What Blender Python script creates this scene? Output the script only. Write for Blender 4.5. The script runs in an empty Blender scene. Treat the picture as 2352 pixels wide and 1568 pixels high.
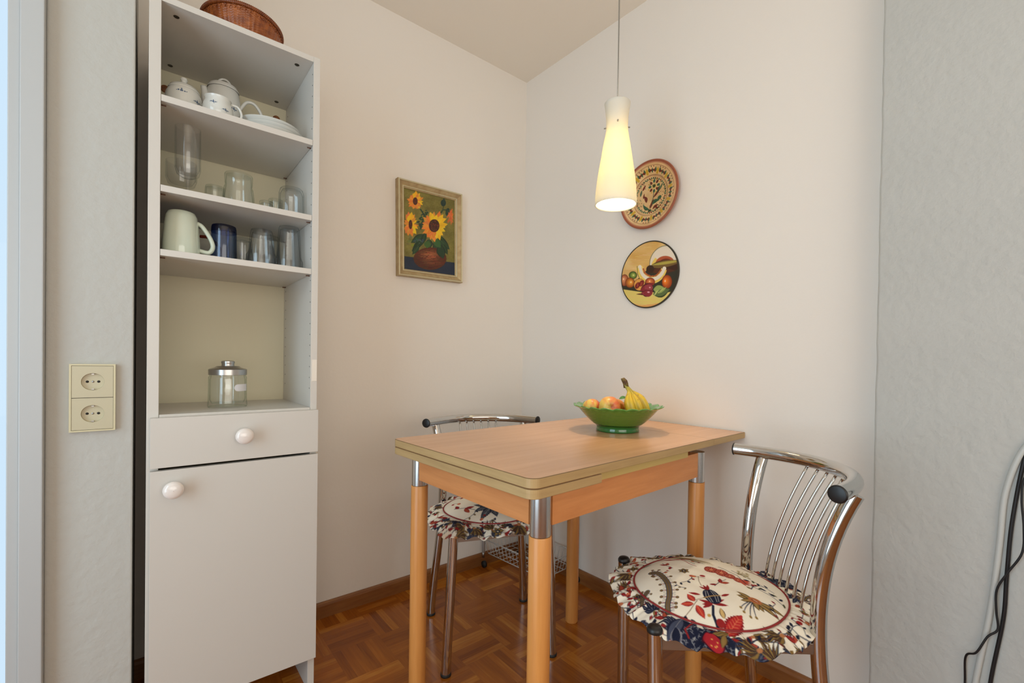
import bpy, bmesh, math, random
import numpy as np
from mathutils import Vector, Matrix
random.seed(7)
rng = np.random.RandomState(11)
PI = math.pi
SC = bpy.context.scene
COL = SC.collection
WORLD = {}

# ------------------------------------------------------------------ materials
def lin(c):
    return tuple(((x/255.)/12.92 if x/255. <= .04045 else ((x/255.+.055)/1.055)**2.4) for x in c[:3])

def nmat(name):
    m = bpy.data.materials.new(name); m.use_nodes = True
    nt = m.node_tree; b = nt.nodes.get('Principled BSDF')
    return m, nt, b

def L(nt, a, b): nt.links.new(a, b)

def pm(name, col, rough=.5, metal=0., spec=.5, coat=0., bump=None, vary=None, sss=0.):
    m, nt, b = nmat(name)
    b.inputs['Base Color'].default_value = (*lin(col), 1)
    b.inputs['Roughness'].default_value = rough
    b.inputs['Metallic'].default_value = metal
    b.inputs['Specular IOR Level'].default_value = spec
    b.inputs['Coat Weight'].default_value = coat
    if sss:
        b.inputs['Subsurface Weight'].default_value = sss
        b.inputs['Subsurface Radius'].default_value = (.01, .005, .002)
    if bump or vary:
        tc = nt.nodes.new('ShaderNodeTexCoord')
    if bump:
        sc, st, det = bump
        n = nt.nodes.new('ShaderNodeTexNoise'); n.inputs['Scale'].default_value = sc; n.inputs['Detail'].default_value = det
        bp = nt.nodes.new('ShaderNodeBump'); bp.inputs['Strength'].default_value = st; bp.inputs['Distance'].default_value = .004
        L(nt, tc.outputs['Object'], n.inputs['Vector']); L(nt, n.outputs['Fac'], bp.inputs['Height']); L(nt, bp.outputs['Normal'], b.inputs['Normal'])
    if vary:
        sc, col2, lo, hi = vary
        n = nt.nodes.new('ShaderNodeTexNoise'); n.inputs['Scale'].default_value = sc; n.inputs['Detail'].default_value = 4
        r = nt.nodes.new('ShaderNodeValToRGB')
        r.color_ramp.elements[0].position = lo; r.color_ramp.elements[1].position = hi
        r.color_ramp.elements[0].color = (*lin(col), 1); r.color_ramp.elements[1].color = (*lin(col2), 1)
        L(nt, tc.outputs['Object'], n.inputs['Vector']); L(nt, n.outputs['Fac'], r.inputs['Fac']); L(nt, r.outputs['Color'], b.inputs['Base Color'])
    return m

def wood(name, c1, c2, stretch, rough=.4, scale=1., coat=0.):
    """streaky grain; stretch = scale per axis in object space"""
    m, nt, b = nmat(name)
    tc = nt.nodes.new('ShaderNodeTexCoord'); mp = nt.nodes.new('ShaderNodeMapping')
    mp.inputs['Scale'].default_value = [s*scale for s in stretch]
    n = nt.nodes.new('ShaderNodeTexNoise'); n.inputs['Scale'].default_value = 1; n.inputs['Detail'].default_value = 6; n.inputs['Roughness'].default_value = .6
    r = nt.nodes.new('ShaderNodeValToRGB')
    r.color_ramp.elements[0].position = .3; r.color_ramp.elements[1].position = .7
    r.color_ramp.elements[0].color = (*lin(c1), 1); r.color_ramp.elements[1].color = (*lin(c2), 1)
    L(nt, tc.outputs['Object'], mp.inputs['Vector']); L(nt, mp.outputs['Vector'], n.inputs['Vector'])
    L(nt, n.outputs['Fac'], r.inputs['Fac']); L(nt, r.outputs['Color'], b.inputs['Base Color'])
    b.inputs['Roughness'].default_value = rough; b.inputs['Coat Weight'].default_value = coat
    return m

def glass(name, tint=(254, 254, 254), edge=(222, 226, 224), gloss=.06, ior=1.45):
    m, nt, b = nmat(name)
    nt.nodes.remove(b)
    out = [n for n in nt.nodes if n.type == 'OUTPUT_MATERIAL'][0]
    tr = nt.nodes.new('ShaderNodeBsdfTransparent'); gl = nt.nodes.new('ShaderNodeBsdfGlossy'); gl.inputs['Roughness'].default_value = gloss
    gl.inputs['Color'].default_value = (.95, .98, 1, 1)
    lw = nt.nodes.new('ShaderNodeLayerWeight'); lw.inputs['Blend'].default_value = .35
    r = nt.nodes.new('ShaderNodeValToRGB')
    r.color_ramp.elements[0].position = .45; r.color_ramp.elements[1].position = .98
    r.color_ramp.elements[0].color = (*lin(tint), 1); r.color_ramp.elements[1].color = (*lin(edge), 1)
    pw = nt.nodes.new('ShaderNodeMath'); pw.operation = 'POWER'; pw.inputs[1].default_value = 4.
    fr = nt.nodes.new('ShaderNodeMath'); fr.operation = 'MULTIPLY_ADD'; fr.inputs[1].default_value = .60; fr.inputs[2].default_value = .055
    L(nt, lw.outputs['Facing'], pw.inputs[0]); L(nt, pw.outputs[0], fr.inputs[0])
    mx = nt.nodes.new('ShaderNodeMixShader')
    L(nt, lw.outputs['Facing'], r.inputs['Fac']); L(nt, r.outputs['Color'], tr.inputs['Color'])
    L(nt, fr.outputs[0], mx.inputs['Fac']); L(nt, tr.outputs['BSDF'], mx.inputs[1]); L(nt, gl.outputs['BSDF'], mx.inputs[2])
    L(nt, mx.outputs['Shader'], out.inputs['Surface'])
    return m

def attr_mat(name, rough=.6, spec=.4, bump=None, coat=0.):
    m, nt, b = nmat(name)
    a = nt.nodes.new('ShaderNodeAttribute'); a.attribute_name = 'Col'
    L(nt, a.outputs['Color'], b.inputs['Base Color'])
    b.inputs['Roughness'].default_value = rough; b.inputs['Specular IOR Level'].default_value = spec; b.inputs['Coat Weight'].default_value = coat
    if bump:
        tc = nt.nodes.new('ShaderNodeTexCoord')
        n = nt.nodes.new('ShaderNodeTexNoise'); n.inputs['Scale'].default_value = bump[0]; n.inputs['Detail'].default_value = 3
        bp = nt.nodes.new('ShaderNodeBump'); bp.inputs['Strength'].default_value = bump[1]; bp.inputs['Distance'].default_value = .002
        L(nt, tc.outputs['Object'], n.inputs['Vector']); L(nt, n.outputs['Fac'], bp.inputs['Height']); L(nt, bp.outputs['Normal'], b.inputs['Normal'])
    return m

M = {}
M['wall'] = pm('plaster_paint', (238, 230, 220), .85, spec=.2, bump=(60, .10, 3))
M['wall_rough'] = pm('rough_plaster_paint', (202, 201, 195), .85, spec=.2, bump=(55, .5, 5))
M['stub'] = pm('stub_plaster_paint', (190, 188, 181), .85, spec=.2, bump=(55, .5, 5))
M['ceiling'] = pm('ceiling_paint', (240, 230, 216), .9, spec=.1, bump=(40, .1, 3))
M['casing'] = pm('casing_paint', (186, 187, 186), .4)
M['white'] = pm('white_melamine', (210, 204, 195), .35)
M['white_in'] = pm('white_melamine_inside', (224, 222, 214), .4)
M['cream_back'] = pm('cream_back_board', (222, 214, 186), .55)
M['edge'] = pm('white_edging', (236, 226, 212), .4)
M['porcelain_knob'] = pm('porcelain_knob', (238, 228, 220), .12, coat=.5)
M['dark'] = pm('dark_hole', (28, 24, 20), .7)
M['pin'] = pm('rusty_pin', (92, 54, 32), .5)
M['cork'] = pm('brown_plug', (150, 96, 56), .7, vary=(90, (120, 70, 40), .4, .6))
M['chrome'] = pm('chrome', (205, 203, 200), .07, metal=1)
M['steel'] = pm('brushed_steel', (200, 198, 196), .22, metal=1)
M['satin'] = pm('satin_steel', (168, 166, 162), .35, metal=1)
M['black_plastic'] = pm('black_plastic', (22, 21, 21), .4)
M['rubber'] = pm('rubber', (30, 28, 26), .6)
M['beech_top'] = wood('beech_laminate', (228, 174, 130), (216, 162, 118), (2.2, 34, 20), .24, 1.)
M['beech_edge'] = wood('beech_edging', (190, 158, 108), (172, 140, 92), (5, 5, 60), .45)
M['runner'] = pm('pale_runner', (196, 168, 100), .5)
M['beech_leg'] = wood('beech_leg', (218, 150, 80), (202, 132, 64), (60, 60, 4), .38, 1., .1)
M['beech_apron'] = wood('beech_apron', (218, 146, 86), (200, 128, 70), (5, 5, 60), .38)
M['skirting'] = wood('skirting_wood', (150, 98, 52), (126, 76, 38), (8, 8, 90), .35)
M['wire_white'] = pm('white_coated_wire', (196, 194, 190), .4)
M['glass'] = glass('clear_glass')
M['glass_green'] = glass('greenish_glass', (253, 254, 253), (192, 206, 196), .04)
M['glass_dark'] = glass('grey_glass', (252, 253, 253), (176, 184, 188), .05)
M['glass_blue'] = glass('blue_glass', (206, 218, 240), (110, 134, 196), .05)
M['pane'] = glass('window_pane', (250, 252, 255), (235, 240, 245), .02)
for _n in M['pane'].node_tree.nodes:
    if _n.type == 'MATH' and _n.operation == 'MULTIPLY_ADD': _n.inputs[1].default_value = .2; _n.inputs[2].default_value = .004
M['porcelain'] = pm('porcelain', (222, 222, 216), .12, coat=.4)
M['motif_blue'] = pm('blue_motif', (84, 104, 132), .3)
M['celadon'] = pm('celadon_glaze', (212, 221, 203), .1, coat=.6)
M['red_glaze'] = pm('red_glaze', (150, 62, 42), .2)
M['tin'] = pm('aluminium_lid', (196, 194, 192), .28, metal=1)
M['paper'] = pm('white_label', (226, 224, 226), .6)
M['socket'] = pm('ivory_plastic', (194, 184, 154), .35)
M['socket_frame'] = pm('ivory_frame', (208, 197, 160), .35)
M['wicker'] = pm('wicker', (168, 92, 34), .38, vary=(60, (120, 56, 20), .35, .7), coat=.15)
M['wicker_rim'] = pm('wicker_rim', (140, 72, 26), .35, vary=(80, (104, 48, 16), .35, .7), coat=.2)
M['cord'] = pm('silver_cord', (150, 146, 138), .4, metal=.3)
M['cable_black'] = pm('black_cable', (20, 20, 22), .45)
M['hose'] = pm('grey_hose', (196, 198, 194), .4)
M['frame_gold'] = pm('frame_champagne', (186, 164, 122), .38, metal=.35, vary=(40, (170, 144, 104), .4, .65))
M['frame_pale'] = pm('frame_pale_edge', (206, 194, 158), .35, metal=.25)
M['terracotta'] = pm('terracotta_rim', (158, 86, 58), .35)
M['dark_rim'] = pm('dark_rim', (46, 38, 24), .4)
M['paint'] = attr_mat('oil_paint', .45, .4, (180, .35))
M['ceramic'] = attr_mat('painted_ceramic', .25, .5)
M['print'] = attr_mat('printed_board', .4, .4)
M['fabric'] = attr_mat('printed_cotton', .9, .1, (900, .25))
M['piping'] = pm('red_piping', (138, 34, 34), .8)
M['seat_pad'] = pm('seat_pad', (60, 42, 34), .7)
M['fruit'] = attr_mat('fruit_skin', .35, .5)
M['stem'] = pm('fruit_stem', (96, 68, 36), .7)
M['banana_tip'] = pm('banana_stalk', (120, 96, 44), .7, vary=(120, (84, 52, 28), .4, .6))
M['leaf'] = pm('leaf', (70, 130, 50), .4)
M['bowl_green'] = attr_mat('green_glaze', .12, .6, None, .6)

# parquet --------------------------------------------------------------
def parquet():
    m, nt, b = nmat('mosaic_parquet')
    def MA(op, a, bb=None, c=None):
        n = nt.nodes.new('ShaderNodeMath'); n.operation = op
        for i, s in enumerate((a, bb, c)):
            if s is None: continue
            if isinstance(s, (int, float)): n.inputs[i].default_value = s
            else: L(nt, s, n.inputs[i])
        return n.outputs[0]
    tc = nt.nodes.new('ShaderNodeTexCoord'); sp = nt.nodes.new('ShaderNodeSeparateXYZ'); L(nt, tc.outputs['Object'], sp.inputs[0])
    NS = 6.
    X = MA('MULTIPLY', MA('ADD', sp.outputs[0], .855), 1/.159); Y = MA('MULTIPLY', MA('ADD', sp.outputs[1], .2515), 1/.165)
    i = MA('FLOOR', X); j = MA('FLOOR', Y); fx = MA('FRACT', X); fy = MA('FRACT', Y)
    par = MA('ABSOLUTE', MA('MODULO', MA('ADD', i, j), 2.0))
    par = MA('GREATER_THAN', par, .5)
    mixf = lambda a, bb: MA('ADD', MA('MULTIPLY', a, MA('SUBTRACT', 1., par)), MA('MULTIPLY', bb, par))
    across = mixf(fx, fy); along = mixf(fy, fx)
    su = MA('MULTIPLY', across, NS); sid = MA('FLOOR', su); sf = MA('FRACT', su)
    cb = nt.nodes.new('ShaderNodeCombineXYZ'); L(nt, MA('ADD', i, MA('MULTIPLY', sid, 17.3)), cb.inputs[0]); L(nt, j, cb.inputs[1]); L(nt, sid, cb.inputs[2])
    wn = nt.nodes.new('ShaderNodeTexWhiteNoise'); L(nt, cb.outputs[0], wn.inputs['Vector'])
    g = nt.nodes.new('ShaderNodeCombineXYZ')
    L(nt, MA('MULTIPLY', MA('ADD', su, MA('MULTIPLY', j, 7.7)), 2.2), g.inputs[0]); L(nt, MA('ADD', MA('MULTIPLY', along, .9), MA('MULTIPLY', i, 3.1)), g.inputs[1]); L(nt, MA('MULTIPLY', wn.outputs['Value'], 30.), g.inputs[2])
    no = nt.nodes.new('ShaderNodeTexNoise'); no.inputs['Scale'].default_value = 1.6; no.inputs['Detail'].default_value = 6; L(nt, g.outputs[0], no.inputs['Vector'])
    fac = MA('ADD', MA('MULTIPLY', wn.outputs['Value'], .55), MA('MULTIPLY', MA('SUBTRACT', no.outputs['Fac'], .5), .65))
    fac = MA('ADD', fac, .12)
    r = nt.nodes.new('ShaderNodeValToRGB'); e = r.color_ramp.elements
    e[0].position = 0.; e[1].position = 1.
    e[0].color = (*lin((126, 62, 12)), 1); e[1].color = (*lin((214, 144, 56)), 1)
    x = e.new(.5); x.color = (*lin((166, 92, 24)), 1)
    L(nt, fac, r.inputs['Fac'])
    # seams
    d1 = MA('MINIMUM', sf, MA('SUBTRACT', 1., sf)); d2 = MA('MULTIPLY', MA('MINIMUM', along, MA('SUBTRACT', 1., along)), 5.)
    d = MA('MINIMUM', d1, d2)
    seam = MA('SMOOTHSTEP', d, None) if False else MA('MINIMUM', MA('ADD', MA('MULTIPLY', d, 26.), .62), 1.)
    mx = nt.nodes.new('ShaderNodeMix'); mx.data_type = 'RGBA'; mx.blend_type = 'MULTIPLY'; mx.inputs[0].default_value = 1.
    L(nt, r.outputs['Color'], mx.inputs[6])
    cc = nt.nodes.new('ShaderNodeCombineColor'); L(nt, seam, cc.inputs[0]); L(nt, seam, cc.inputs[1]); L(nt, seam, cc.inputs[2])
    L(nt, cc.outputs[0], mx.inputs[7])
    L(nt, mx.outputs[2], b.inputs['Base Color'])
    b.inputs['Roughness'].default_value = .2; b.inputs['Specular IOR Level'].default_value = .45
    bp = nt.nodes.new('ShaderNodeBump'); bp.inputs['Strength'].default_value = .25; bp.inputs['Distance'].default_value = .0008
    L(nt, seam, bp.inputs['Height']); L(nt, bp.outputs['Normal'], b.inputs['Normal'])
    return m
M['parquet'] = parquet()

# ------------------------------------------------------------------ builders
def empty(name, loc=(0, 0, 0), rot=None, label=None, cat=None, group=None, mat3=None):
    o = bpy.data.objects.new(name, None); COL.objects.link(o); o.empty_display_size = .05
    m = Matrix.Translation(loc)
    if rot: m = m @ Matrix.Rotation(rot, 4, 'Z')
    if mat3 is not None: m = Matrix.Translation(loc) @ mat3.to_4x4()
    o.matrix_world = m; WORLD[o.name] = m
    tag(o, label, cat, group); return o

def tag(o, label=None, cat=None, group=None, kind=None):
    if label: o['label'] = label
    if cat: o['category'] = cat
    if group: o['group'] = group
    if kind: o['kind'] = kind
    return o

def part(name, V, F, mat, parent=None, local=False, smooth=True, origin=None, colors=None, label=None, mats=None, mi=None, auto=None):
    """V in world coordinates (or in the parent's frame when local=True)."""
    V = np.asarray(V, dtype=float).reshape(-1, 3)
    if parent is not None:
        W = WORLD[parent.name]
        if not local:
            Wi = np.array(W.inverted()); V = V @ Wi[:3, :3].T + Wi[:3, 3]
    else:
        W = Matrix.Identity(4)
        if origin is None:
            c = V.mean(0); origin = (c[0], c[1], V[:, 2].min())
        V = V - np.array(origin); W = Matrix.Translation(origin)
    me = bpy.data.meshes.new(name)
    if isinstance(F, np.ndarray) and len(V) > 4000:
        k = F.shape[1]
        me.vertices.add(len(V)); me.vertices.foreach_set('co', V.ravel())
        me.loops.add(F.size); me.loops.foreach_set('vertex_index', F.ravel().astype(np.int32))
        me.polygons.add(len(F)); me.polygons.foreach_set('loop_start', np.arange(0, F.size, k, dtype=np.int32))
        me.polygons.foreach_set('loop_total', np.full(len(F), k, dtype=np.int32))
        me.update(calc_edges=True); me.validate()
    else:
        me.from_pydata([tuple(v) for v in V], [], [tuple(int(i) for i in f) for f in F])
        me.validate(); me.update()
    if mats:
        for mm in mats: me.materials.append(mm)
        me.polygons.foreach_set('material_index', np.asarray(mi, dtype=np.int32))
    else: me.materials.append(mat)
    if smooth: me.polygons.foreach_set('use_smooth', np.ones(len(me.polygons), dtype=bool))
    if smooth and auto is not None:
        try: me.set_sharp_from_angle(angle=auto)
        except Exception: pass
    if colors is not None:
        at = me.attributes.new('Col', 'FLOAT_COLOR', 'POINT')
        cc = np.ones((len(V), 4), dtype=np.float32); cc[:, :3] = colors
        at.data.foreach_set('color', cc.ravel())
    o = bpy.data.objects.new(name, me); COL.objects.link(o)
    if parent is not None:
        o.parent = parent; WORLD[o.name] = W
    else:
        o.location = origin; WORLD[o.name] = W
    if label: o['label'] = label
    return o

def s2l(c):
    c = np.clip(np.asarray(c, dtype=float)/255., 0, 1)
    return np.where(c <= .04045, c/12.92, ((c+.055)/1.055)**2.4)

class MB:
    def __init__(s): s.v = []; s.f = []
    def add(s, V, F):
        n = len(s.v); s.v.extend([tuple(x) for x in V]); s.f.extend([tuple(int(i)+n for i in f) for f in F]); return s
    def box(s, x0, x1, y0, y1, z0, z1, bev=0.):
        bm = bmesh.new()
        bmesh.ops.create_cube(bm, size=1)
        for v in bm.verts:
            v.co = ((x0+x1)/2+v.co.x*(x1-x0), (y0+y1)/2+v.co.y*(y1-y0), (z0+z1)/2+v.co.z*(z1-z0))
        if bev: bmesh.ops.bevel(bm, geom=list(bm.edges), offset=bev, segments=2, affect='EDGES', profile=.6)
        bm.verts.index_update()
        s.add([v.co[:] for v in bm.verts], [[v.index for v in f.verts] for f in bm.faces]); bm.free(); return s
    def tube(s, P, r, n=12, cap=True, closed=False):
        P = [Vector(p) for p in P]; k = len(P); R = r if hasattr(r, '__len__') else [r]*k
        T = []
        for i in range(k):
            a = P[(i-1) % k] if (closed or i > 0) else P[0]; b = P[(i+1) % k] if (closed or i < k-1) else P[-1]
            T.append((b-a).normalized())
        up = Vector((0, 0, 1)) if abs(T[0].z) < .9 else Vector((1, 0, 0))
        N = (up-T[0]*up.dot(T[0])).normalized(); V = []
        for i in range(k):
            N = (N-T[i]*N.dot(T[i])).normalized(); B = T[i].cross(N)
            for j in range(n):
                a = 2*PI*j/n; V.append(P[i]+(N*math.cos(a)+B*math.sin(a))*R[i])
        F = []
        for i in range(k if closed else k-1):
            i2 = (i+1) % k
            for j in range(n):
                j2 = (j+1) % n; F.append((i*n+j, i*n+j2, i2*n+j2, i2*n+j))
        if cap and not closed:
            F.append(tuple(range(n-1, -1, -1))); F.append(tuple((k-1)*n+j for j in range(n)))
        return s.add(V, F)
    def lathe(s, prof, c=(0, 0, 0), n=32, axis='Z', capb=False, capt=False, sx=1., sy=1.):
        V = []; k = len(prof)
        for r, z in prof:
            for j in range(n):
                a = 2*PI*j/n; x, y = r*math.cos(a)*sx, r*math.sin(a)*sy
                p = {'Z': (x, y, z), '-Y': (x, -z, y), 'Y': (x, z, -y), '-X': (-z, y, x), 'X': (z, y, -x)}[axis]
                V.append((c[0]+p[0], c[1]+p[1], c[2]+p[2]))
        F = []
        for i in range(k-1):
            for j in range(n):
                j2 = (j+1) % n; F.append((i*n+j, i*n+j2, (i+1)*n+j2, (i+1)*n+j))
        if capb: F.append(tuple(range(n-1, -1, -1)))
        if capt: F.append(tuple((k-1)*n+j for j in range(n)))
        return s.add(V, F)
    def out(s, name, mat, parent=None, **kw): return part(name, s.v, s.f, mat, parent, **kw)

def box(name, x0, x1, y0, y1, z0, z1, mat, parent=None, bev=.0008, **kw):
    kw.setdefault('smooth', False)
    return MB().box(x0, x1, y0, y1, z0, z1, bev).out(name, mat, parent, **kw)

def lathe(name, prof, c, mat, parent=None, n=32, **kw):
    la = {k: kw.pop(k) for k in ('axis', 'capb', 'capt', 'sx', 'sy') if k in kw}
    kw.setdefault('auto', .6)
    return MB().lathe(prof, c, n, **la).out(name, mat, parent, **kw)

def spline(P, n=8, closed=False):
    P = [np.array(p, float) for p in P]; k = len(P); out = []
    for i in range(k if closed else k-1):
        p0 = P[(i-1) % k] if (closed or i > 0) else 2*P[0]-P[1]; p1 = P[i]; p2 = P[(i+1) % k]
        p3 = P[(i+2) % k] if (closed or i+2 < k) else 2*P[-1]-P[-2]
        for t in np.linspace(0, 1, n, endpoint=False):
            out.append(tuple(.5*((2*p1)+(-p0+p2)*t+(2*p0-5*p1+4*p2-p3)*t*t+(-p0+3*p1-3*p2+p3)*t**3)))
    if not closed: out.append(tuple(P[-1]))
    return out

# ------------------------------------------------------------------ canvas (numpy drawing, becomes a colour attribute)
class Canvas:
    def __init__(s, x0, y0, x1, y1, res, bg):
        s.x0, s.y0, s.res = x0, y0, res
        s.w = int((x1-x0)/res)+1; s.h = int((y1-y0)/res)+1
        s.a = np.zeros((s.h, s.w, 3)); s.a[:] = bg
        s.X, s.Y = np.meshgrid(x0+np.arange(s.w)*res, y0+np.arange(s.h)*res)
    def win(s, xa, ya, xb, yb):
        i0 = max(0, int((ya-s.y0)/s.res)-1); i1 = min(s.h, int((yb-s.y0)/s.res)+2)
        j0 = max(0, int((xa-s.x0)/s.res)-1); j1 = min(s.w, int((xb-s.x0)/s.res)+2)
        if i1 <= i0 or j1 <= j0: return None
        return slice(i0, i1), slice(j0, j1)
    def put(s, sl, al, col):
        A = s.a[sl]; al = np.clip(al, 0, 1)[..., None]; s.a[sl] = A*(1-al)+np.array(col, float)*al
    def ell(s, cx, cy, rx, ry, rot=0, col=(0, 0, 0), soft=1., op=1.):
        R = max(rx, ry)+s.res*2; sl = s.win(cx-R, cy-R, cx+R, cy+R)
        if sl is None: return
        dx, dy = s.X[sl]-cx, s.Y[sl]-cy; c, n = math.cos(rot), math.sin(rot)
        u, v = (dx*c+dy*n)/rx, (-dx*n+dy*c)/ry; d = (np.sqrt(u*u+v*v)-1)*min(rx, ry)
        s.put(sl, (.5-d/(s.res*soft))*op, col)
    def line(s, P, w, col, w2=None, op=1.):
        P = [np.array(p, float) for p in P]; n = len(P)-1
        for i in range(n):
            a, b = P[i], P[i+1]; wa = w if w2 is None else w+(w2-w)*i/n; wb = w if w2 is None else w+(w2-w)*(i+1)/n
            R = max(wa, wb)+s.res*2
            sl = s.win(min(a[0], b[0])-R, min(a[1], b[1])-R, max(a[0], b[0])+R, max(a[1], b[1])+R)
            if sl is None: continue
            dx, dy = s.X[sl]-a[0], s.Y[sl]-a[1]; e = b-a; t = np.clip((dx*e[0]+dy*e[1])/max(e@e, 1e-12), 0, 1)
            d = np.hypot(dx-t*e[0], dy-t*e[1])-(wa+(wb-wa)*t)/2
            s.put(sl, (.5-d/s.res)*op, col)
    def poly(s, P, col, op=1.):
        P = np.array(P, float); sl = s.win(P[:, 0].min(), P[:, 1].min(), P[:, 0].max(), P[:, 1].max())
        if sl is None: return
        x, y = s.X[sl], s.Y[sl]; ins = np.zeros(x.shape, bool)
        for i in range(len(P)):
            (xa, ya), (xb, yb) = P[i], P[(i+1) % len(P)]
            if ya == yb: continue
            c = ((ya > y) != (yb > y)) & (x < (xb-xa)*(y-ya)/(yb-ya)+xa); ins ^= c
        s.put(sl, ins*op, col)
    def leaf(s, x, y, ang, ln, wd, col, edge=None, vein=None, jag=0, bend=0.):
        t = np.linspace(0, 1, 22); pr = np.sin(PI*t**.85)*wd/2
        if jag: pr = pr*(1-.25*(np.arange(22) % 2))
        c, n = math.cos(ang), math.sin(ang); off = bend*ln*t*(1-t)*2
        def pts(k):
            A = [(x+ln*a*c-(o+p*k)*n, y+ln*a*n+(o+p*k)*c) for a, p, o in zip(t, pr, off)]
            B = [(x+ln*a*c-(o-p*k)*n, y+ln*a*n+(o-p*k)*c) for a, p, o in zip(t, pr, off)]
            return A+B[::-1]
        if edge: s.poly(pts(1.), edge); s.poly(pts(.74), col)
        else: s.poly(pts(1.), col)
        if vein: s.line([(x+ln*a*c-o*n, y+ln*a*n+o*c) for a, o in zip(t[1:-3:3], off[1:-3:3])], s.res*1.2, vein)
    def soften(s):
        for ax in (0, 1): s.a = .5*s.a+.25*np.roll(s.a, 1, ax)+.25*np.roll(s.a, -1, ax)
        return s
    def sample(s, x, y):
        i = np.clip((y-s.y0)/s.res, 0, s.h-1.001); j = np.clip((x-s.x0)/s.res, 0, s.w-1.001)
        i0, j0 = i.astype(int), j.astype(int); fi, fj = (i-i0)[:, None], (j-j0)[:, None]
        A = s.a
        return s2l(A[i0, j0]*(1-fi)*(1-fj)+A[i0+1, j0]*fi*(1-fj)+A[i0, j0+1]*(1-fi)*fj+A[i0+1, j0+1]*fi*fj)

def smooth_noise(h, w, k, seed):
    r = np.random.RandomState(seed); g = r.rand(h//k+3, w//k+3)
    yi = np.arange(h)/k; xi = np.arange(w)/k; y0 = yi.astype(int); x0 = xi.astype(int); fy = (yi-y0)[:, None]; fx = (xi-x0)[None]
    fy = fy*fy*(3-2*fy); fx = fx*fx*(3-2*fx)
    return g[y0][:, x0]*(1-fy)*(1-fx)+g[y0+1][:, x0]*fy*(1-fx)+g[y0][:, x0+1]*(1-fy)*fx+g[y0+1][:, x0+1]*fy*fx

def grid_faces(nu, nv, wrap=False):
    """vertex index = i*nu + j ; i<nv rows, j<nu cols"""
    i = np.arange(nv-1)[:, None]; j = np.arange(nu if wrap else nu-1)[None]; j2 = (j+1) % nu
    return np.stack([(i*nu+j), (i*nu+j2), ((i+1)*nu+j2), ((i+1)*nu+j)], -1).reshape(-1, 4)

# ------------------------------------------------------------------ the setting
WB = -.0214                      # wall B is a touch out of square
H = 2.4253
def struct(o): return tag(o, kind='structure')
box_f = box('floor', -2.7, .3, -3.7, .12, -.06, 0., M['parquet'], bev=0, origin=(0, 0, 0)); struct(box_f)
struct(box('ceiling', -2.7, .3, -3.7, .12, H, H+.06, M['ceiling'], bev=0))
struct(box('wall_back', -1.522, .2, 0., .1, 0, H, M['wall'], bev=0))
# recess behind the cabinet and stub wall with the sockets
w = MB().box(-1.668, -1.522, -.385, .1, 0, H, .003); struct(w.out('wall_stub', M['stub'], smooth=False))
# wall right (slightly rotated)
V = [(0, 0, 0), (-WB*1.6, -1.6, 0), (.2, -1.6, 0), (.2, 0.1, 0), (0, .1, 0)]
V = V+[(x, y, H) for x, y, z in V]
struct(part('wall_right', V, [(0, 1, 6, 5), (1, 2, 7, 6), (2, 3, 8, 7), (3, 4, 9, 8), (4, 0, 5, 9), (4, 3, 2, 1, 0), (5, 6, 7, 8, 9)], M['wall'], smooth=False))
# projecting rough wall towards the camera, with a slightly uneven plaster arris
n = 60; V = []; F = []
for k in range(n+1):
    z = H*k/n; jx = -.04+random.uniform(-.0006, .0006); jy = -1.497+random.uniform(-.0012, .0012)
    V += [(-.04, -3.7, z), (-.04, jy-.006, z), (jx+.004, jy, z), (.2, -1.497, z)]
for k in range(n):
    for q in range(3):
        a = k*4+q; F.append((a, a+1, a+5, a+4))
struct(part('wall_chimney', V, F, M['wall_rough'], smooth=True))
# wall behind the camera
struct(box('wall_front', -2.7, .3, -3.8, -3.7, 0, H, M['wall'], bev=0))
# left wall with a balcony window opening y -1.9..-.8
w = MB().box(-2.8, -2.7, -3.7, -2.05, 0, H).box(-2.8, -2.7, -.75, .1, 0, H).box(-2.8, -2.7, -2.05, -.75, 2.15, H).box(-2.8, -2.7, -2.05, -.75, 0, .12)
struct(w.out('wall_left', M['wall'], smooth=False))
wf = MB().box(-2.78, -2.72, -2.05, -1.99, .12, 2.15).box(-2.78, -2.72, -.81, -.75, .12, 2.15).box(-2.78, -2.72, -1.99, -.81, .12, .18).box(-2.78, -2.72, -1.99, -.81, 2.09, 2.15).box(-2.77, -2.73, -1.43, -1.37, .18, 2.09)
wf = struct(wf.out('window_1', M['casing'], smooth=False))
box('pane', -2.752, -2.748, -1.99, -.81, .18, 2.09, M['pane'], wf, bev=0)
# glazed door beside the stub wall (its casing shows at the far left of the photo)
d = empty('door_1', (-2.1, -.38, 0)); struct(d)
box('casing', -1.7035, -1.668, -.412, -.34, 0, 2.2, M['casing'], d, bev=.002)
box('casing', -2.66, -2.62, -.412, -.34, 0, 2.2, M['casing'], d, bev=.002)
box('sash', -1.722, -1.7035, -.402, -.35, .0, 2.15, M['casing'], d, bev=.002)
box('sash', -2.62, -2.60, -.402, -.35, .0, 2.15, M['casing'], d, bev=.002)
box('head_casing', -2.66, -1.668, -.412, -.34, 2.2, 2.24, M['casing'], d, bev=.002)
box('sill', -2.60, -1.722, -.402, -.35, .0, .08, M['casing'], d, bev=.002)
box('pane', -2.60, -1.722, -.377, -.373, .08, 2.15, M['pane'], d, bev=0)
struct(box('wall_lintel', -2.7, -1.668, -.385, -.285, 2.2, H, M['wall'], bev=0))
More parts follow.
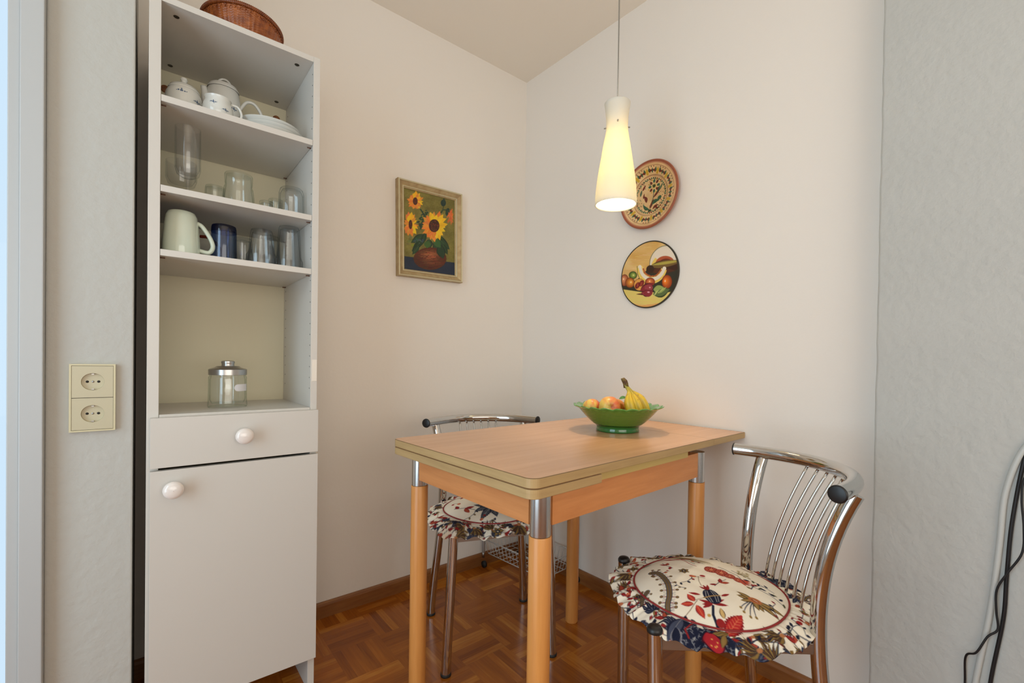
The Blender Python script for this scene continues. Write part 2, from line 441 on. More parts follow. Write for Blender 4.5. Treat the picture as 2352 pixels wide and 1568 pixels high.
# skirting
BH = .0577
def skirting(name, P0, P1, nrm):
    P0, P1, nrm = Vector(P0), Vector(P1), Vector(nrm)
    pr = [(0, 0), (.013, 0), (.013, BH-.012), (.011, BH-.004), (.006, BH), (0, BH)]
    V = [P0+nrm*a+Vector((0, 0, b)) for a, b in pr]+[P1+nrm*a+Vector((0, 0, b)) for a, b in pr]; n = len(pr)
    F = [(i, (i+1) % n, n+(i+1) % n, n+i) for i in range(n)]+[tuple(range(n-1, -1, -1)), tuple(range(n, 2*n))]
    struct(part(name, V, F, M['skirting'], smooth=False))
skirting('baseboard_back', (-1.522, 0, 0), (0, 0, 0), (0, -1, 0))
skirting('baseboard_right', (0, -.013, 0), (-WB*1.497, -1.496, 0), (-1, 0, 0))

# ------------------------------------------------------------------ cabinet
CX0, CX1, CY, CYB = -1.4975, -1.1071, -.3815, -.03
XI0, XI1 = -1.4742, -1.1251
ZT = 1.8752
cab = empty('tall_cabinet', ((CX0+CX1)/2, -.2, 0), label='tall narrow white cabinet with open shelves above a drawer and door', cat='cabinet')
box('side_panel', CX0, XI0, CY, CYB, 0, ZT, M['white'], cab)
box('side_panel', XI1, CX1, CY, CYB, 0, ZT, M['white'], cab)
box('top_panel', XI0, XI1, CY+.001, CYB, ZT-.016, ZT-.0005, M['white'], cab)
box('back_panel', XI0, XI1, CYB-.006, CYB, .10, ZT-.016, M['cream_back'], cab)
box('connector_plate', CX1-.0145, CX1-.001, CY-.0012, CY+.02, .8915+.030, .985, M['edge'], cab, bev=.0003)
for z in (1.6313, 1.4106, 1.2528):
    s = box('shelf', XI0+.0006, XI1-.0006, CY+.0005, CYB-.0065, z-.016, z, M['white'], cab)
    for x, y in ((XI0+.0008, CY+.02), (XI1-.0108, CY+.02), (XI1-.0108, CYB-.03)):
        MB().tube([(x, y, z-.0185), (x+.010, y, z-.0185)], .0016, 8).out('shelf_pin', M['pin'], s, label='small brown shelf pin')
box('counter_panel', XI0+.0006, XI1-.0006, CY+.0005, CYB-.0065, .8437-.016, .8437, M['white'], cab)
box('bottom_panel', XI0+.0006, XI1-.0006, CY+.0005, CYB-.0065, .104, .12, M['white'], cab)
side_r = [o for o in bpy.data.objects if o.parent == cab and o.name.startswith('side_panel')][-1]
hole = None
for k in range(30):
    z = .90+k*.032
    if any(abs(z-q+.008) < .014 for q in (1.6313, 1.4106, 1.2528)): continue
    for y in (CY+.012, CYB-.03):
        if hole is None:
            hole = MB().lathe([(.0019, 0), (.0017, .0004)], (XI1-.00005, y, z), 8, '-X', capt=True).out('pin_hole', M['dark'], side_r, label='tiny dark shelf pin hole'); y_0, z_0 = y, z
        else:
            h2 = hole.copy(); COL.objects.link(h2); h2.parent = side_r; h2.location = (0, y-y_0, z-z_0)
for x, y in ((-1.4436, -.3351), (-1.4476, -.0759), (-1.1595, -.3338), (-1.1628, -.0744)):
    MB().lathe([(.0066, ZT-.0161), (.0056, ZT-.0172), (.0038, ZT-.0170), (.0036, ZT-.0166)], (x, y, 0), 20, capt=True).out('screw_cap', M['dark_rim'], cab, label='dark screw cap under the top board')
for x, z in ((-1.4585, 1.8030), (-1.1555, 1.8185)):
    MB().lathe([(.0115, .0002), (.0108, .0035), (.0085, .0045), (0.0003, .005)], (x, CYB-.006, z), 24, '-Y').out('round_plug', M['cork'], cab, label='round brown plug in the back board')
DX0, DX1 = -1.4905, -1.1073
dr = box('drawer', DX0, DX1, CY-.0185, CY-.0008, .7144, .8373, M['white'], cab)
do = box('door', DX0, DX1, CY-.0185, CY-.0008, .1012, .7073, M['white'], cab)
kp = [(.0075, 0), (.0065, .008), (.008, .014), (.0185, .018), (.0218, .0225), (.0205, .028), (.0145, .032), (.006, .0335), (.0004, .034)]
for nm, x, z, pa in (('knob', -1.2967, .7802, dr), ('knob', -1.4458, .6617, do)):
    lathe(nm, kp, (x, CY-.0185, z), M['porcelain_knob'], pa, 40, axis='-Y', auto=None, label='round glossy white knob')

# ------------------------------------------------------------------ crockery on the top shelf
S1, S2, S3, S4 = 1.6316, 1.4109, 1.2531, .8440
def motif(parent, c, r, z, ang, s=1.):
    """small blue flower sprig lying on a round body"""
    m = MB(); x, y = c[0], c[1]
    for k, (dx, dz, rr) in enumerate([(0, 0, .0042), (-.008, .001, .0028), (.008, -.001, .0028), (0, .006, .002), (.003, -.006, .002), (-.013, .0, .0016), (.013, 0, .0016)]):
        a = ang+dx*s/r; rad = Vector((math.cos(a), math.sin(a), 0)); p = Vector((x, y, z+dz*s))+rad*(r+.0004)
        t = Vector((-math.sin(a), math.cos(a), 0)); V = [p+rad*.0006]+[p+(t*math.cos(q*PI/4)+Vector((0, 0, 1))*math.sin(q*PI/4))*rr*s for q in range(8)]
        m.add(V, [(0, 1+q, 1+(q+1) % 8) for q in range(8)])
    m.out('flower_motif', M['motif_blue'], parent, label='small blue flower sprig')
def arc(c, r1, r2, a0, a1, dirv, n=14):
    """handle curve in the vertical plane through dirv"""
    d = Vector(dirv).normalized(); c = Vector(c)
    return [tuple(c+d*r1*math.cos(a0+(a1-a0)*i/n)+Vector((0, 0, 1))*r2*math.sin(a0+(a1-a0)*i/n)) for i in range(n+1)]

A_CAM = math.atan2(-1.8211+.25, -1.4987+1.42)   # direction to the camera from the shelf
# sugar bowl
c = (-1.4228, -.25, S1)
t = empty('sugar_bowl', c, label='round white porcelain sugar bowl with a lid and blue sprigs, leftmost on the top shelf', cat='sugar bowl')
lathe('body', [(.022, 0), (.025, .003), (.033, .014), (.0405, .034), (.0422, .052), (.0400, .070), (.0345, .0820), (.032, .078)], c, M['porcelain'], t, 40, capb=True)
lathe('lid', [(.0352, .0815), (.0356, .084), (.032, .091), (.022, .098), (.010, .102), (.007, .104), (.006, .109), (.0082, .113), (.007, .118), (.0006, .120)], c, M['porcelain'], t, 40)
MB().tube(spline([(c[0]+.039, c[1]-.01, c[2]+.058), (c[0]+.052, c[1]-.012, c[2]+.054), (c[0]+.055, c[1]-.013, c[2]+.038), (c[0]+.038, c[1]-.01, c[2]+.028)], 6), .0035, 10).out('handle', M['porcelain'], t)
motif(t, c, .0400, c[2]+.066, A_CAM-.12, .85); motif(t, c, .0422, c[2]+.050, A_CAM+.75, .7)
# coffee pot
c = (-1.322, -.150, S1)
t = empty('coffee_pot', c, label='tall white porcelain coffee pot with ring lid and large loop handle behind the creamer', cat='coffee pot')
lathe('body', [(.030, 0), (.034, .003), (.044, .02), (.0475, .06), (.0470, .10), (.045, .135), (.0425, .158), (.040, .166)], c, M['porcelain'], t, 40, capb=True)
lathe('lid', [(.0412, .1665), (.0415, .170), (.036, .180), (.020, .187), (.0006, .189)], c, M['porcelain'], t, 40)
MB().tube(arc((c[0]+.002, c[1], c[2]+.184), .017, .020, 0, PI, (1, -.2, 0)), .0032, 10).out('lid_ring', M['porcelain'], t)
MB().tube(spline([(c[0]+.040, c[1]-.01, c[2]+.118), (c[0]+.060, c[1]-.012, c[2]+.150), (c[0]+.084, c[1]-.014, c[2]+.148), (c[0]+.104, c[1]-.014, c[2]+.110), (c[0]+.098, c[1]-.012, c[2]+.05), (c[0]+.046, c[1]-.01, c[2]+.025)], 8), .0046, 12).out('handle', M['porcelain'], t)
MB().tube(spline([(c[0]-.038, c[1]-.008, c[2]+.10), (c[0]-.045, c[1]-.010, c[2]+.13), (c[0]-.050, c[1]-.012, c[2]+.158)], 6), [.014, .0138, .0135, .013, .0125, .012, .011, .010, .009, .0085, .008, .008, .008], 14).out('spout', M['porcelain'], t)
motif(t, c, .0468, c[2]+.105, A_CAM+.55, .75); motif(t, c, .0455, c[2]+.130, A_CAM-.75, .75)
# creamer
c = (-1.350, -.300, S1)
t = empty('milk_jug', c, label='small white porcelain milk jug with blue sprigs in front of the coffee pot', cat='jug')
lathe('body', [(.022, 0), (.025, .003), (.033, .016), (.0362, .032), (.0345, .047), (.0305, .057), (.0300, .064), (.0318, .0675), (.0295, .067), (.027, .058)], c, M['porcelain'], t, 40, capb=True)
MB().tube(spline([(c[0]+.031, c[1]-.008, c[2]+.060), (c[0]+.046, c[1]-.010, c[2]+.057), (c[0]+.054, c[1]-.012, c[2]+.040), (c[0]+.050, c[1]-.012, c[2]+.024), (c[0]+.033, c[1]-.008, c[2]+.016)], 6), .0032, 10).out('handle', M['porcelain'], t)
motif(t, c, .0350, c[2]+.044, A_CAM-.35, .6); motif(t, c, .0362, c[2]+.030, A_CAM+.45, .6)
# plates
for k, (dx, zz) in enumerate(((0, 0), (.003, .0105), (-.004, .021))):
    nm = ('lowest', 'middle', 'topmost')[k]
    lathe('saucer', [(.0003, .002), (.040, .002), (.042, .0), (.048, .002), (.068, .010), (.0835, .0215), (.085, .0235), (.082, .0240), (.066, .0145), (.045, .007), (.0003, .0065)],
          (-1.2125+dx, -.262, S1+zz), M['porcelain'], None, 48, label='white porcelain saucer, %s of the stack of three at the right of the top shelf' % nm)
for o in bpy.data.objects:
    if o.name.startswith('saucer'): tag(o, cat='plate', group='saucers stacked on the top shelf')

# ------------------------------------------------------------------ glasses, second shelf
def thing_lathe(name, prof, c, mat, label, cat, group=None, n=36, **kw):
    o = lathe(name, prof, c, mat, None, n, origin=c, **kw); return tag(o, label, cat, group)
GG = 'glassware on the second shelf'
def goblet(c, h, r, label):
    t = empty('stemmed_glass', c, label=label, cat='glass', group=GG)
    lathe('bowl', [(.0035, .052), (.012, .054), (r*.85, .062), (r, .078), (r*1.0, h), (r*.93, h), (r*.92, .08), (r*.7, .066), (.0004, .060)], c, M['glass'], t, 36)
    lathe('stem', [(r*.98, 0), (r*.98, .0015), (.010, .005), (.0042, .010), (.0036, .030), (.004, .0515)], c, M['glass'], t, 24, capb=True)
goblet((-1.4155, -.300, S2), .186, .0285, 'tall straight-sided clear stemmed glass, front left of the second shelf')
goblet((-1.4245, -.200, S2), .125, .036, 'wide low stemmed glass behind the tall straight one')
thing_lathe('glass_jug', [(.0400, 0), (.0402, .004), (.0395, .04), (.0365, .066), (.0335, .074), (.0345, .080), (.0352, .104), (.0335, .1075), (.0004, .1075), (.0004, .103), (.031, .1025), (.0325, .08), (.0315, .073), (.0365, .04), (.037, .002)],
            (-1.2945, -.262, S2), M['glass_green'], 'thick clear glass jar with a wide neck in the middle of the second shelf', 'jar', GG)
thing_lathe('tumbler', [(.026, 0), (.0265, .003), (.024, .064), (.0225, .070), (.0004, .0705), (.0004, .066), (.0215, .065), (.0235, .002)],
            (-1.348, -.225, S2), M['glass_green'], 'small clear tumbler standing just left of the wide-necked jar', 'glass', GG)
thing_lathe('shot_glass', [(.0165, 0), (.0185, .045), (.0175, .047), (.0004, .0475), (.0004, .041), (.0155, .040), (.015, .002)],
            (-1.2230, -.262, S2), M['glass_green'], 'small greenish shot glass, the shorter of the two left of the tumbler', 'glass', GG)
thing_lathe('shot_glass', [(.0175, 0), (.0195, .064), (.0185, .067), (.0004, .0675), (.0004, .06), (.0165, .059), (.016, .002)],
            (-1.1930, -.235, S2), M['glass_green'], 'taller greenish shot glass touching the tumbler at the right', 'glass', GG)
thing_lathe('tumbler', [(.0355, 0), (.036, .003), (.0345, .072), (.031, .086), (.026, .0905), (.0004, .091), (.0004, .085), (.025, .084), (.0315, .070), (.033, .002)],
            (-1.1630, -.300, S2), M['glass_dark'], 'upturned clear tumbler at the right end of the second shelf', 'glass', GG)

# ------------------------------------------------------------------ mugs and glasses, third shelf
c = (-1.428, -.300, S3)
t = empty('mug', c, label='large upturned pale green mug at the left of the third shelf', cat='mug')
lathe('body', [(.0405, 0), (.0415, .004), (.0405, .04), (.0375, .08), (.0345, .105), (.0305, .116), (.024, .1195), (.0004, .1205)], c, M['celadon'], t, 48, auto=None)
MB().tube(spline([(c[0]+.033, c[1]-.006, c[2]+.094), (c[0]+.045, c[1]-.008, c[2]+.086), (c[0]+.062, c[1]-.010, c[2]+.058), (c[0]+.068, c[1]-.010, c[2]+.035), (c[0]+.059, c[1]-.010, c[2]+.019), (c[0]+.037, c[1]-.006, c[2]+.022)], 8), .0056, 14).out('handle', M['celadon'], t)
c = (-1.420, -.165, S3)
t = empty('mug', c, label='dark red mug half hidden behind the pale green mug', cat='mug')
lathe('body', [(.040, 0), (.043, .004), (.043, .06), (.040, .09), (.0005, .092)], c, M['red_glaze'], t, 36)
MB().tube(spline([(c[0]+.041, c[1]-.03, c[2]+.085), (c[0]+.062, c[1]-.045, c[2]+.08), (c[0]+.085, c[1]-.055, c[2]+.05), (c[0]+.07, c[1]-.045, c[2]+.015), (c[0]+.040, c[1]-.03, c[2]+.014)], 8), .0045, 12).out('handle', M['red_glaze'], t)
c = (-1.3320, -.285, S3)
G3 = 'upturned glasses on the third shelf'
t = empty('tumbler', c, label='upturned tumbler of clear glass with a deep blue base band, right of the green mug', cat='glass', group=G3)
lathe('body', [(.0312, 0), (.0318, .003), (.0305, .084), (.0285, .0845), (.0297, .002)], c, M['glass_blue'], t, 36)
bp = M['glass_blue']
lathe('base_band', [(.0306, .0846), (.0300, .097), (.0285, .1035), (.0245, .1055), (.0004, .1055)], c, glass('blue_base', (70, 100, 178), (28, 52, 130), .05), t, 36, label='deep blue band')
def tumbler(c, h, r, label):
    m = MB(); n = 40; pf = [(r, 0, 0), (r, .004, 0), (r*.985, .030, 0), (r*.90, .036, 0), (r*.86, .042, 1), (r*.77, h*.80, 1), (r*.72, h-.006, 1), (r*.66, h, 0), (.0004, h, 0), (.0004, h-.008, 0), (r*.6, h-.009, 0), (r*.82, .038, 0), (r*.92, .002, 0)]
    V = []
    for rr, z, fl in pf:
        for j in range(n):
            a = 2*PI*j/n; q = rr*(1-.045*fl*(1-abs(math.sin(5*a)))); V.append((c[0]+q*math.cos(a), c[1]+q*math.sin(a), c[2]+z))
    F = [(i*n+j, i*n+(j+1) % n, (i+1)*n+(j+1) % n, (i+1)*n+j) for i in range(len(pf)-1) for j in range(n)]
    return tag(part('tumbler', V, F, M['glass_dark'], origin=c, auto=.22), label, 'glass', G3)
tumbler((-1.2432, -.312, S3), .104, .0395, 'upturned faceted clear tumbler with a stepped rim, middle of the third shelf')
tumbler((-1.1666, -.290, S3), .133, .0395, 'taller upturned faceted tumbler at the right end of the third shelf')
tumbler((-1.2750, -.200, S3), .098, .034, 'clear tumbler half hidden behind the blue-banded one and the middle tumbler')
tumbler((-1.1950, -.165, S3), .125, .036, 'tall clear tumbler at the back, seen between the two faceted ones')

# ------------------------------------------------------------------ storage jar
c = (-1.3150, -.245, S4)
t = empty('storage_jar', c, label='clear glass storage jar with an aluminium lid in the open niche', cat='jar')
lathe('body', [(.0004, .004), (.044, .004), (.0475, .0), (.0490, .005), (.0480, .018), (.0478, .022), (.0472, .080), (.0475, .086), (.0450, .090), (.0445, .0955), (.0415, .0955), (.0420, .088), (.0440, .080), (.0445, .022), (.040, .012), (.0004, .012)], c, M['glass_green'], t, 48)
lathe('lid', [(.0460, .0930), (.0475, .0935), (.0478, .1085), (.0460, .1105), (.033, .1145), (.0285, .1185), (.0165, .1195), (.0155, .124), (.0170, .128), (.0165, .1325), (.012, .1345), (.0004, .135)], c, M['tin'], t, 48, label='shiny aluminium lid')
m = MB(); a0 = math.atan2(-1.8211-c[1], -1.4987-c[0])+.32; n = 16
V = []
for i in range(n+1):
    a = a0+.95*i/n; hh = .0098*min(1, math.sqrt(max(.0, 1-(1-min(1, i/4.))**2)))+.0002
    for q in (-1, 1): V.append((c[0]+.0479*math.cos(a), c[1]+.0479*math.sin(a), c[2]+.057+q*hh))
m.add(V, [(2*i, 2*i+2, 2*i+3, 2*i+1) for i in range(n)])
m.out('label', M['paper'], t, label='blank white paper label')

# ------------------------------------------------------------------ wicker basket on the cabinet
c = (-1.281, -.215, ZT+.0002)
t = empty('wicker_basket', c, label='oval brown wicker basket standing on top of the tall cabinet', cat='basket')
ax, by, hb = .100, .115, .092
NR, NC = 64, 240; V = []
for i in range(NR+1):
    s = i/NR; k = .70+.30*math.sin(s*PI/2*.95)/math.sin(PI/2*.95); z = hb*s
    row = int(i/2)
    for j in range(NC):
        a = 2*PI*j/NC; wv = .0011*math.sin(30*a*1.+PI*(row % 2))*abs(math.sin(PI*(i % 2)/2+.4)); e = .0012*math.cos(24*a)**8
        V.append((c[0]+(ax*k+wv+e)*math.cos(a), c[1]+(by*k+wv+e)*math.sin(a), c[2]+z))
F = grid_faces(NC, NR+1, True)
V = np.array(V); nb = len(V); Vi = V.copy(); ctr = np.array([c[0], c[1], 0])
Vi[:, :2] = ctr[:2]+(V[:, :2]-ctr[:2])*.955; F2 = F[:, ::-1]+nb
rimF = np.array([(NR*NC+j, NR*NC+(j+1) % NC, nb+NR*NC+(j+1) % NC, nb+NR*NC+j) for j in range(NC)])
part('woven_wall', np.vstack([V, Vi]), np.vstack([F, F2, rimF]), M['wicker'], t)
lathe('base', [(.0005, .001), (ax*.69, .001), (ax*.69, .006), (.0005, .006)], c, M['wicker'], t, 48, sy=by/ax)
rm = MB()
rm.tube([(c[0]+(ax+.0012)*math.cos(a), c[1]+(by+.0012)*math.sin(a), c[2]+hb+.002) for a in np.linspace(0, 2*PI, 96, endpoint=False)], .0050, 10, closed=True)
for k in range(150):
    a = 2*PI*k/150; p = Vector((c[0]+(ax+.0012)*math.cos(a), c[1]+(by+.0012)*math.sin(a), c[2]+hb+.002)); o_ = Vector((math.cos(a), math.sin(a), 0)); tn = Vector((-math.sin(a), math.cos(a), 0))
    rm.tube([tuple(p+o_*.0054*math.cos(q)+Vector((0, 0, .0054))*math.sin(q)+tn*.0012*q) for q in (-1.8, -1.0, -.2, .6, 1.4, 2.2)], .0011, 5)
rm.out('rim', M['wicker_rim'], t, label='wrapped wicker rim')
lp = MB()
for j in range(52):
    a = 2*PI*j/52
    q = lambda da, rr, dz: (c[0]+(ax+rr)*math.cos(a+da), c[1]+(by+rr)*math.sin(a+da), c[2]+hb+dz)
    lp.tube(spline([q(0, -.002, -.013), q(.01, .0012, -.010), q(.04, .0016, -.0065), q(.07, .0012, -.010), q(.08, -.002, -.013)], 3), .0010, 6)
lp.out('looped_border', M['wicker'], t)

# ------------------------------------------------------------------ double socket on the stub wall
SX, SZ, SY = -1.5915, .8915, -.385
t = empty('wall_socket', (SX, SY, SZ-.076), label='ivory double wall socket on the short wall left of the cabinet', cat='socket')
fr = MB(); W2, H2 = .0385, .0765
def ring(x0, x1, z0, z1, xi0, xi1, zi0, zi1, y0, y1):
    V = [(x0, y1, z0), (x1, y1, z0), (x1, y1, z1), (x0, y1, z1), (xi0, y1, zi0), (xi1, y1, zi0), (xi1, y1, zi1), (xi0, y1, zi1)]
    V += [(a, y0, b) for a, _, b in V]
    F = [(0, 1, 5, 4), (1, 2, 6, 5), (2, 3, 7, 6), (3, 0, 4, 7)]+[(8+a, 8+d, 8+c_, 8+b) for a, b, c_, d in [(0, 1, 5, 4), (1, 2, 6, 5), (2, 3, 7, 6), (3, 0, 4, 7)]]
    F += [(0, 8, 9, 1), (1, 9, 10, 2), (2, 10, 11, 3), (3, 11, 8, 0), (4, 5, 13, 12), (5, 6, 14, 13), (6, 7, 15, 14), (7, 4, 12, 15)]
    return V, F
V, F = ring(SX-W2, SX+W2, SZ-H2, SZ+H2, SX-W2+.0035, SX+W2-.0035, SZ-H2+.0035, SZ+H2-.0035, SY, SY-.0105)
part('frame', V, F, M['socket_frame'], t, smooth=False)
box('backing', SX-W2+.0036, SX+W2-.0036, SY-.0025, SY-.0002, SZ-H2+.0036, SZ+H2-.0036, M['dark'], t, bev=0)
for sg in (1, -1):
    cz = SZ+sg*.0364; hw, hh = .0345, .0358; N_ = 64; R_ = .0195; yf = SY-.0098; yb = SY-.0030
    V = []
    for j in range(N_):
        a = 2*PI*(j+.5)/N_; cx_, cz_ = math.cos(a), math.sin(a); k = min(hw/abs(cx_) if abs(cx_) > 1e-9 else 9, hh/abs(cz_) if abs(cz_) > 1e-9 else 9)
        ex, ez = cx_*k, cz_*k
        if abs(abs(ex)-hw)+abs(abs(ez)-hh) < .0026: ex, ez = math.copysign(hw, ex), math.copysign(hh, ez)
        V += [(SX+ex, yb, cz+ez), (SX+ex, yf, cz+ez), (SX+cx_*R_, yf, cz+cz_*R_), (SX+cx_*R_*.96, yb, cz+cz_*R_*.96)]
    F = []
    for j in range(N_):
        a, b = 4*j, 4*((j+1) % N_)
        F += [(a, a+1, b+1, b), (a+1, a+2, b+2, b+1), (a+2, a+3, b+3, b+2)]
    F.append(tuple(4*j+3 for j in range(N_)))
    o = part('socket_insert', V, F, M['socket'], t, smooth=False)
    for dx in (-.0095, .0095): MB().lathe([(.0028, .0001), (.0024, .0006)], (SX+dx, yb, cz), 16, '-Y', capt=True).out('pin_hole', M['dark'], o, label='dark pin hole')
    MB().lathe([(.0024, .0001), (.0021, .001)], (SX, yb, cz), 16, '-Y', capt=True).out('screw', M['satin'], o, label='grey metal screw')
    for dz in (-1, 1): box('earth_clip', SX-.0022, SX+.0022, yb-.0055, yb-.0002, cz+dz*.0172-.0012, cz+dz*.0172+.0012, M['satin'], o, bev=0, label='grey metal earth clip')

# ------------------------------------------------------------------ sunflower painting on the back wall
Rx = Matrix(((1, 0, 0), (0, 0, -1), (0, 1, 0)))       # local x right, y up, z out of the back wall
Rb = Matrix(((0, 0, -1), (-1, 0, 0), (0, 1, 0)))      # the same for the right wall
rz = Matrix.Rotation(.018, 3, 'Z')
t = empty('framed_painting', (-.5445, -.0005, 1.5448), mat3=Rx @ rz, label='framed painting of sunflowers in a brown vase on the wall left of the corner', cat='painting')
FW, FH, FD = .1555, .2020, .030
prof = [(0, 0), (0, .024), (.0015, .028), (.004, .0295), (.007, .028), (.009, .0255), (.022, .0175), (.024, .019), (.0265, .0195), (.028, .018), (.0285, .016), (.032, .014), (.0325, .010), (.0325, .004)]
V = []
for k, (i, z) in enumerate(prof):
    V += [(-FW+i, -FH+i, z), (FW-i, -FH+i, z), (FW-i, FH-i, z), (-FW+i, FH-i, z)]
F = []; mi = []
for k in range(len(prof)-1):
    for q in range(4):
        a, b = 4*k+q, 4*k+(q+1) % 4; F.append((a, b, b+4, a+4)); mi.append(1 if k in (2, 3, 7, 8, 9, 11) else 0)
part('frame', V, F, None, t, local=True, smooth=False, mats=[M['frame_gold'], M['frame_pale']], mi=mi)
C1 = Canvas(330, 240, 980, 1340, 2.2, (122, 112, 52))
nz = smooth_noise(C1.h, C1.w, 26, 3)[..., None]; nz2 = smooth_noise(C1.h, C1.w, 5, 4)[..., None]
C1.a += (nz-.5)*26*np.array([1, 1, .6])+(nz2-.5)*14
C1.poly([(330, 1082), (980, 1160), (980, 1340), (330, 1340)], (34, 44, 62))
def blob(x, y, rx, ry, col, n=22, j=18, rot=0.):
    for _ in range(n):
        a, r = random.uniform(0, 2*PI), math.sqrt(random.random())
        cc = [max(0, min(255, q+random.uniform(-j, j))) for q in col]; u, v = rx*r*math.cos(a), ry*r*math.sin(a)
        C1.ell(x+u, y+v, rx*random.uniform(.16, .34), ry*random.uniform(.12, .28), rot+random.uniform(-.5, .5), cc)
blob(590, 590, 40, 50, (48, 66, 44)); blob(540, 680, 36, 60, (40, 60, 42)); C1.line([(540, 530), (585, 600), (540, 760)], 16, (44, 66, 46))
C1.line([(815, 500), (800, 560), (775, 585)], 9, (52, 66, 40)); C1.line([(770, 580), (810, 535), (870, 540)], 14, (50, 72, 44))
C1.ell(815, 455, 32, 40, 0, (34, 54, 46)); C1.leaf(818, 470, -1.5, 75, 34, (40, 60, 48)); C1.ell(868, 560, 26, 46, .2, (38, 58, 44)); blob(868, 560, 22, 40, (46, 70, 48), 10)
for k in range(40):
    a = random.uniform(0, 2*PI); r = random.random(); C1.leaf(905+26*r*math.cos(a), 600+66*r*math.sin(a), random.choice([-1.4, 1.5])+random.uniform(-.5, .5), 60, 14, (random.randint(196, 226), random.randint(92, 124), random.randint(40, 62)))
blob(440, 900, 70, 60, (118, 116, 54), 12)
for (x, y, a, l, w_) in [(590, 830, 2.6, 190, 90), (570, 880, 2.3, 200, 70), (520, 960, 2.2, 130, 60), (600, 800, 1.9, 170, 60), (740, 860, .75, 210, 90), (700, 900, 1.1, 200, 110), (800, 930, 1.1, 150, 60), (760, 960, 1.3, 170, 90), (640, 880, 1.6, 120, 90), (720, 850, .3, 120, 50)]:
    g = random.randint(-8, 8); C1.leaf(x, y, a, l, w_, (42+g, 66+g, 40+g), edge=(30, 46, 34), vein=(74, 104, 60))
blob(520, 905, 50, 40, (60, 84, 76), 14)
C1.ell(655, 1110, 196, 132, 0, (88, 42, 22))
for k in range(240):
    a = random.uniform(0, 2*PI); r = math.sqrt(random.random())*.93; x, y = 655+190*r*math.cos(a), 1110+126*r*math.sin(a)
    hl = math.exp(-((x-650)/110)**2-((y-1070)/60)**2)+.45*math.exp(-((x-690)/90)**2-((y-1165)/25)**2); dk = .4*max(0, -(x-560)/150)
    C1.line([(x-26, y+4), (x, y-2), (x+26, y+2)], 7, (78+96*hl-30*dk+random.uniform(-12, 12), 36+66*hl-18*dk+random.uniform(-8, 8), 20+40*hl))
C1.leaf(760, 950, 1.25, 170, 110, (40, 62, 40), edge=(30, 48, 34)); C1.leaf(620, 900, 1.6, 90, 80, (64, 96, 44)); C1.leaf(700, 880, .9, 130, 80, (58, 96, 48))
def sunflower(x, y, rx, ry, cx, cy, n, lean=0., rings=2):
    for q in range(rings):
        for k in range(n):
            a = 2*PI*(k+.5*q)/n+random.uniform(-.1, .1); e = math.hypot(rx*math.cos(a), ry*math.sin(a))*random.uniform(.82, 1.06)*(1-.18*q)
            org = (math.cos(a-2.7) > lean) or random.random() < .22
            col = (random.randint(218, 238), random.randint(118, 146), random.randint(38, 60)) if org else (random.randint(232, 246), random.randint(176, 200), random.randint(24, 48))
            i = .45*math.hypot(cx*math.cos(a), cy*math.sin(a)); aa = math.atan2(ry*math.sin(a), rx*math.cos(a))
            C1.leaf(x+i*math.cos(aa), y+i*math.sin(aa), aa, e-i, e*.36, col, vein=(random.randint(206, 250), random.randint(130, 210), 40), bend=random.uniform(-.15, .15))
    C1.ell(x, y, cx, cy, 0, (64, 34, 26))
    for k in range(50):
        a = random.uniform(0, 2*PI); r = math.sqrt(random.random())*.85; C1.ell(x+cx*r*math.cos(a), y+cy*r*math.sin(a), cx*.12, cy*.1, 0, (random.randint(70, 120), random.randint(36, 58), 30))
sunflower(480, 435, 104, 118, 27, 44, 13, .1); sunflower(425, 710, 92, 150, 21, 54, 14, .1); sunflower(702, 722, 176, 196, 64, 76, 17, .25)
nu, nv = 190, 260; U, Vv = np.meshgrid(np.linspace(0, 1, nu), np.linspace(0, 1, nv))
px = 348+607*U; py = (280+150*U)*(1-Vv)+(1237+73*U)*Vv
colr = C1.sample(px.ravel(), py.ravel())
iw, ih = FW-.0320, FH-.0320
P = np.stack([(-iw+2*iw*U).ravel(), (ih-2*ih*Vv).ravel(), np.full(nu*nv, .0085)], 1)
part('canvas', P, grid_faces(nu, nv)[:, ::-1], M['paint'], t, local=True, colors=colr, smooth=False)
box_v = MB().box(-iw-.0004, iw+.0004, -ih-.0004, ih+.0004, .001, .0080).out('backing_board', M['dark_rim'], t, local=True, smooth=False)

# ------------------------------------------------------------------ plates on the right wall
def disc_mesh(R, zf, canvas, mapf, nr=110, na=420):
    rr = np.linspace(.0015, 1, nr)*R; aa = np.linspace(0, 2*PI, na, endpoint=False); r2, a2 = np.meshgrid(rr, aa, indexing='ij')
    x, y = (r2*np.cos(a2)).ravel(), (r2*np.sin(a2)).ravel(); z = zf(r2.ravel()/R)
    cx_, cy_ = mapf(x/R, y/R); col = canvas.sample(cx_, cy_)
    return np.stack([x, y, z], 1), grid_faces(na, nr, True), col
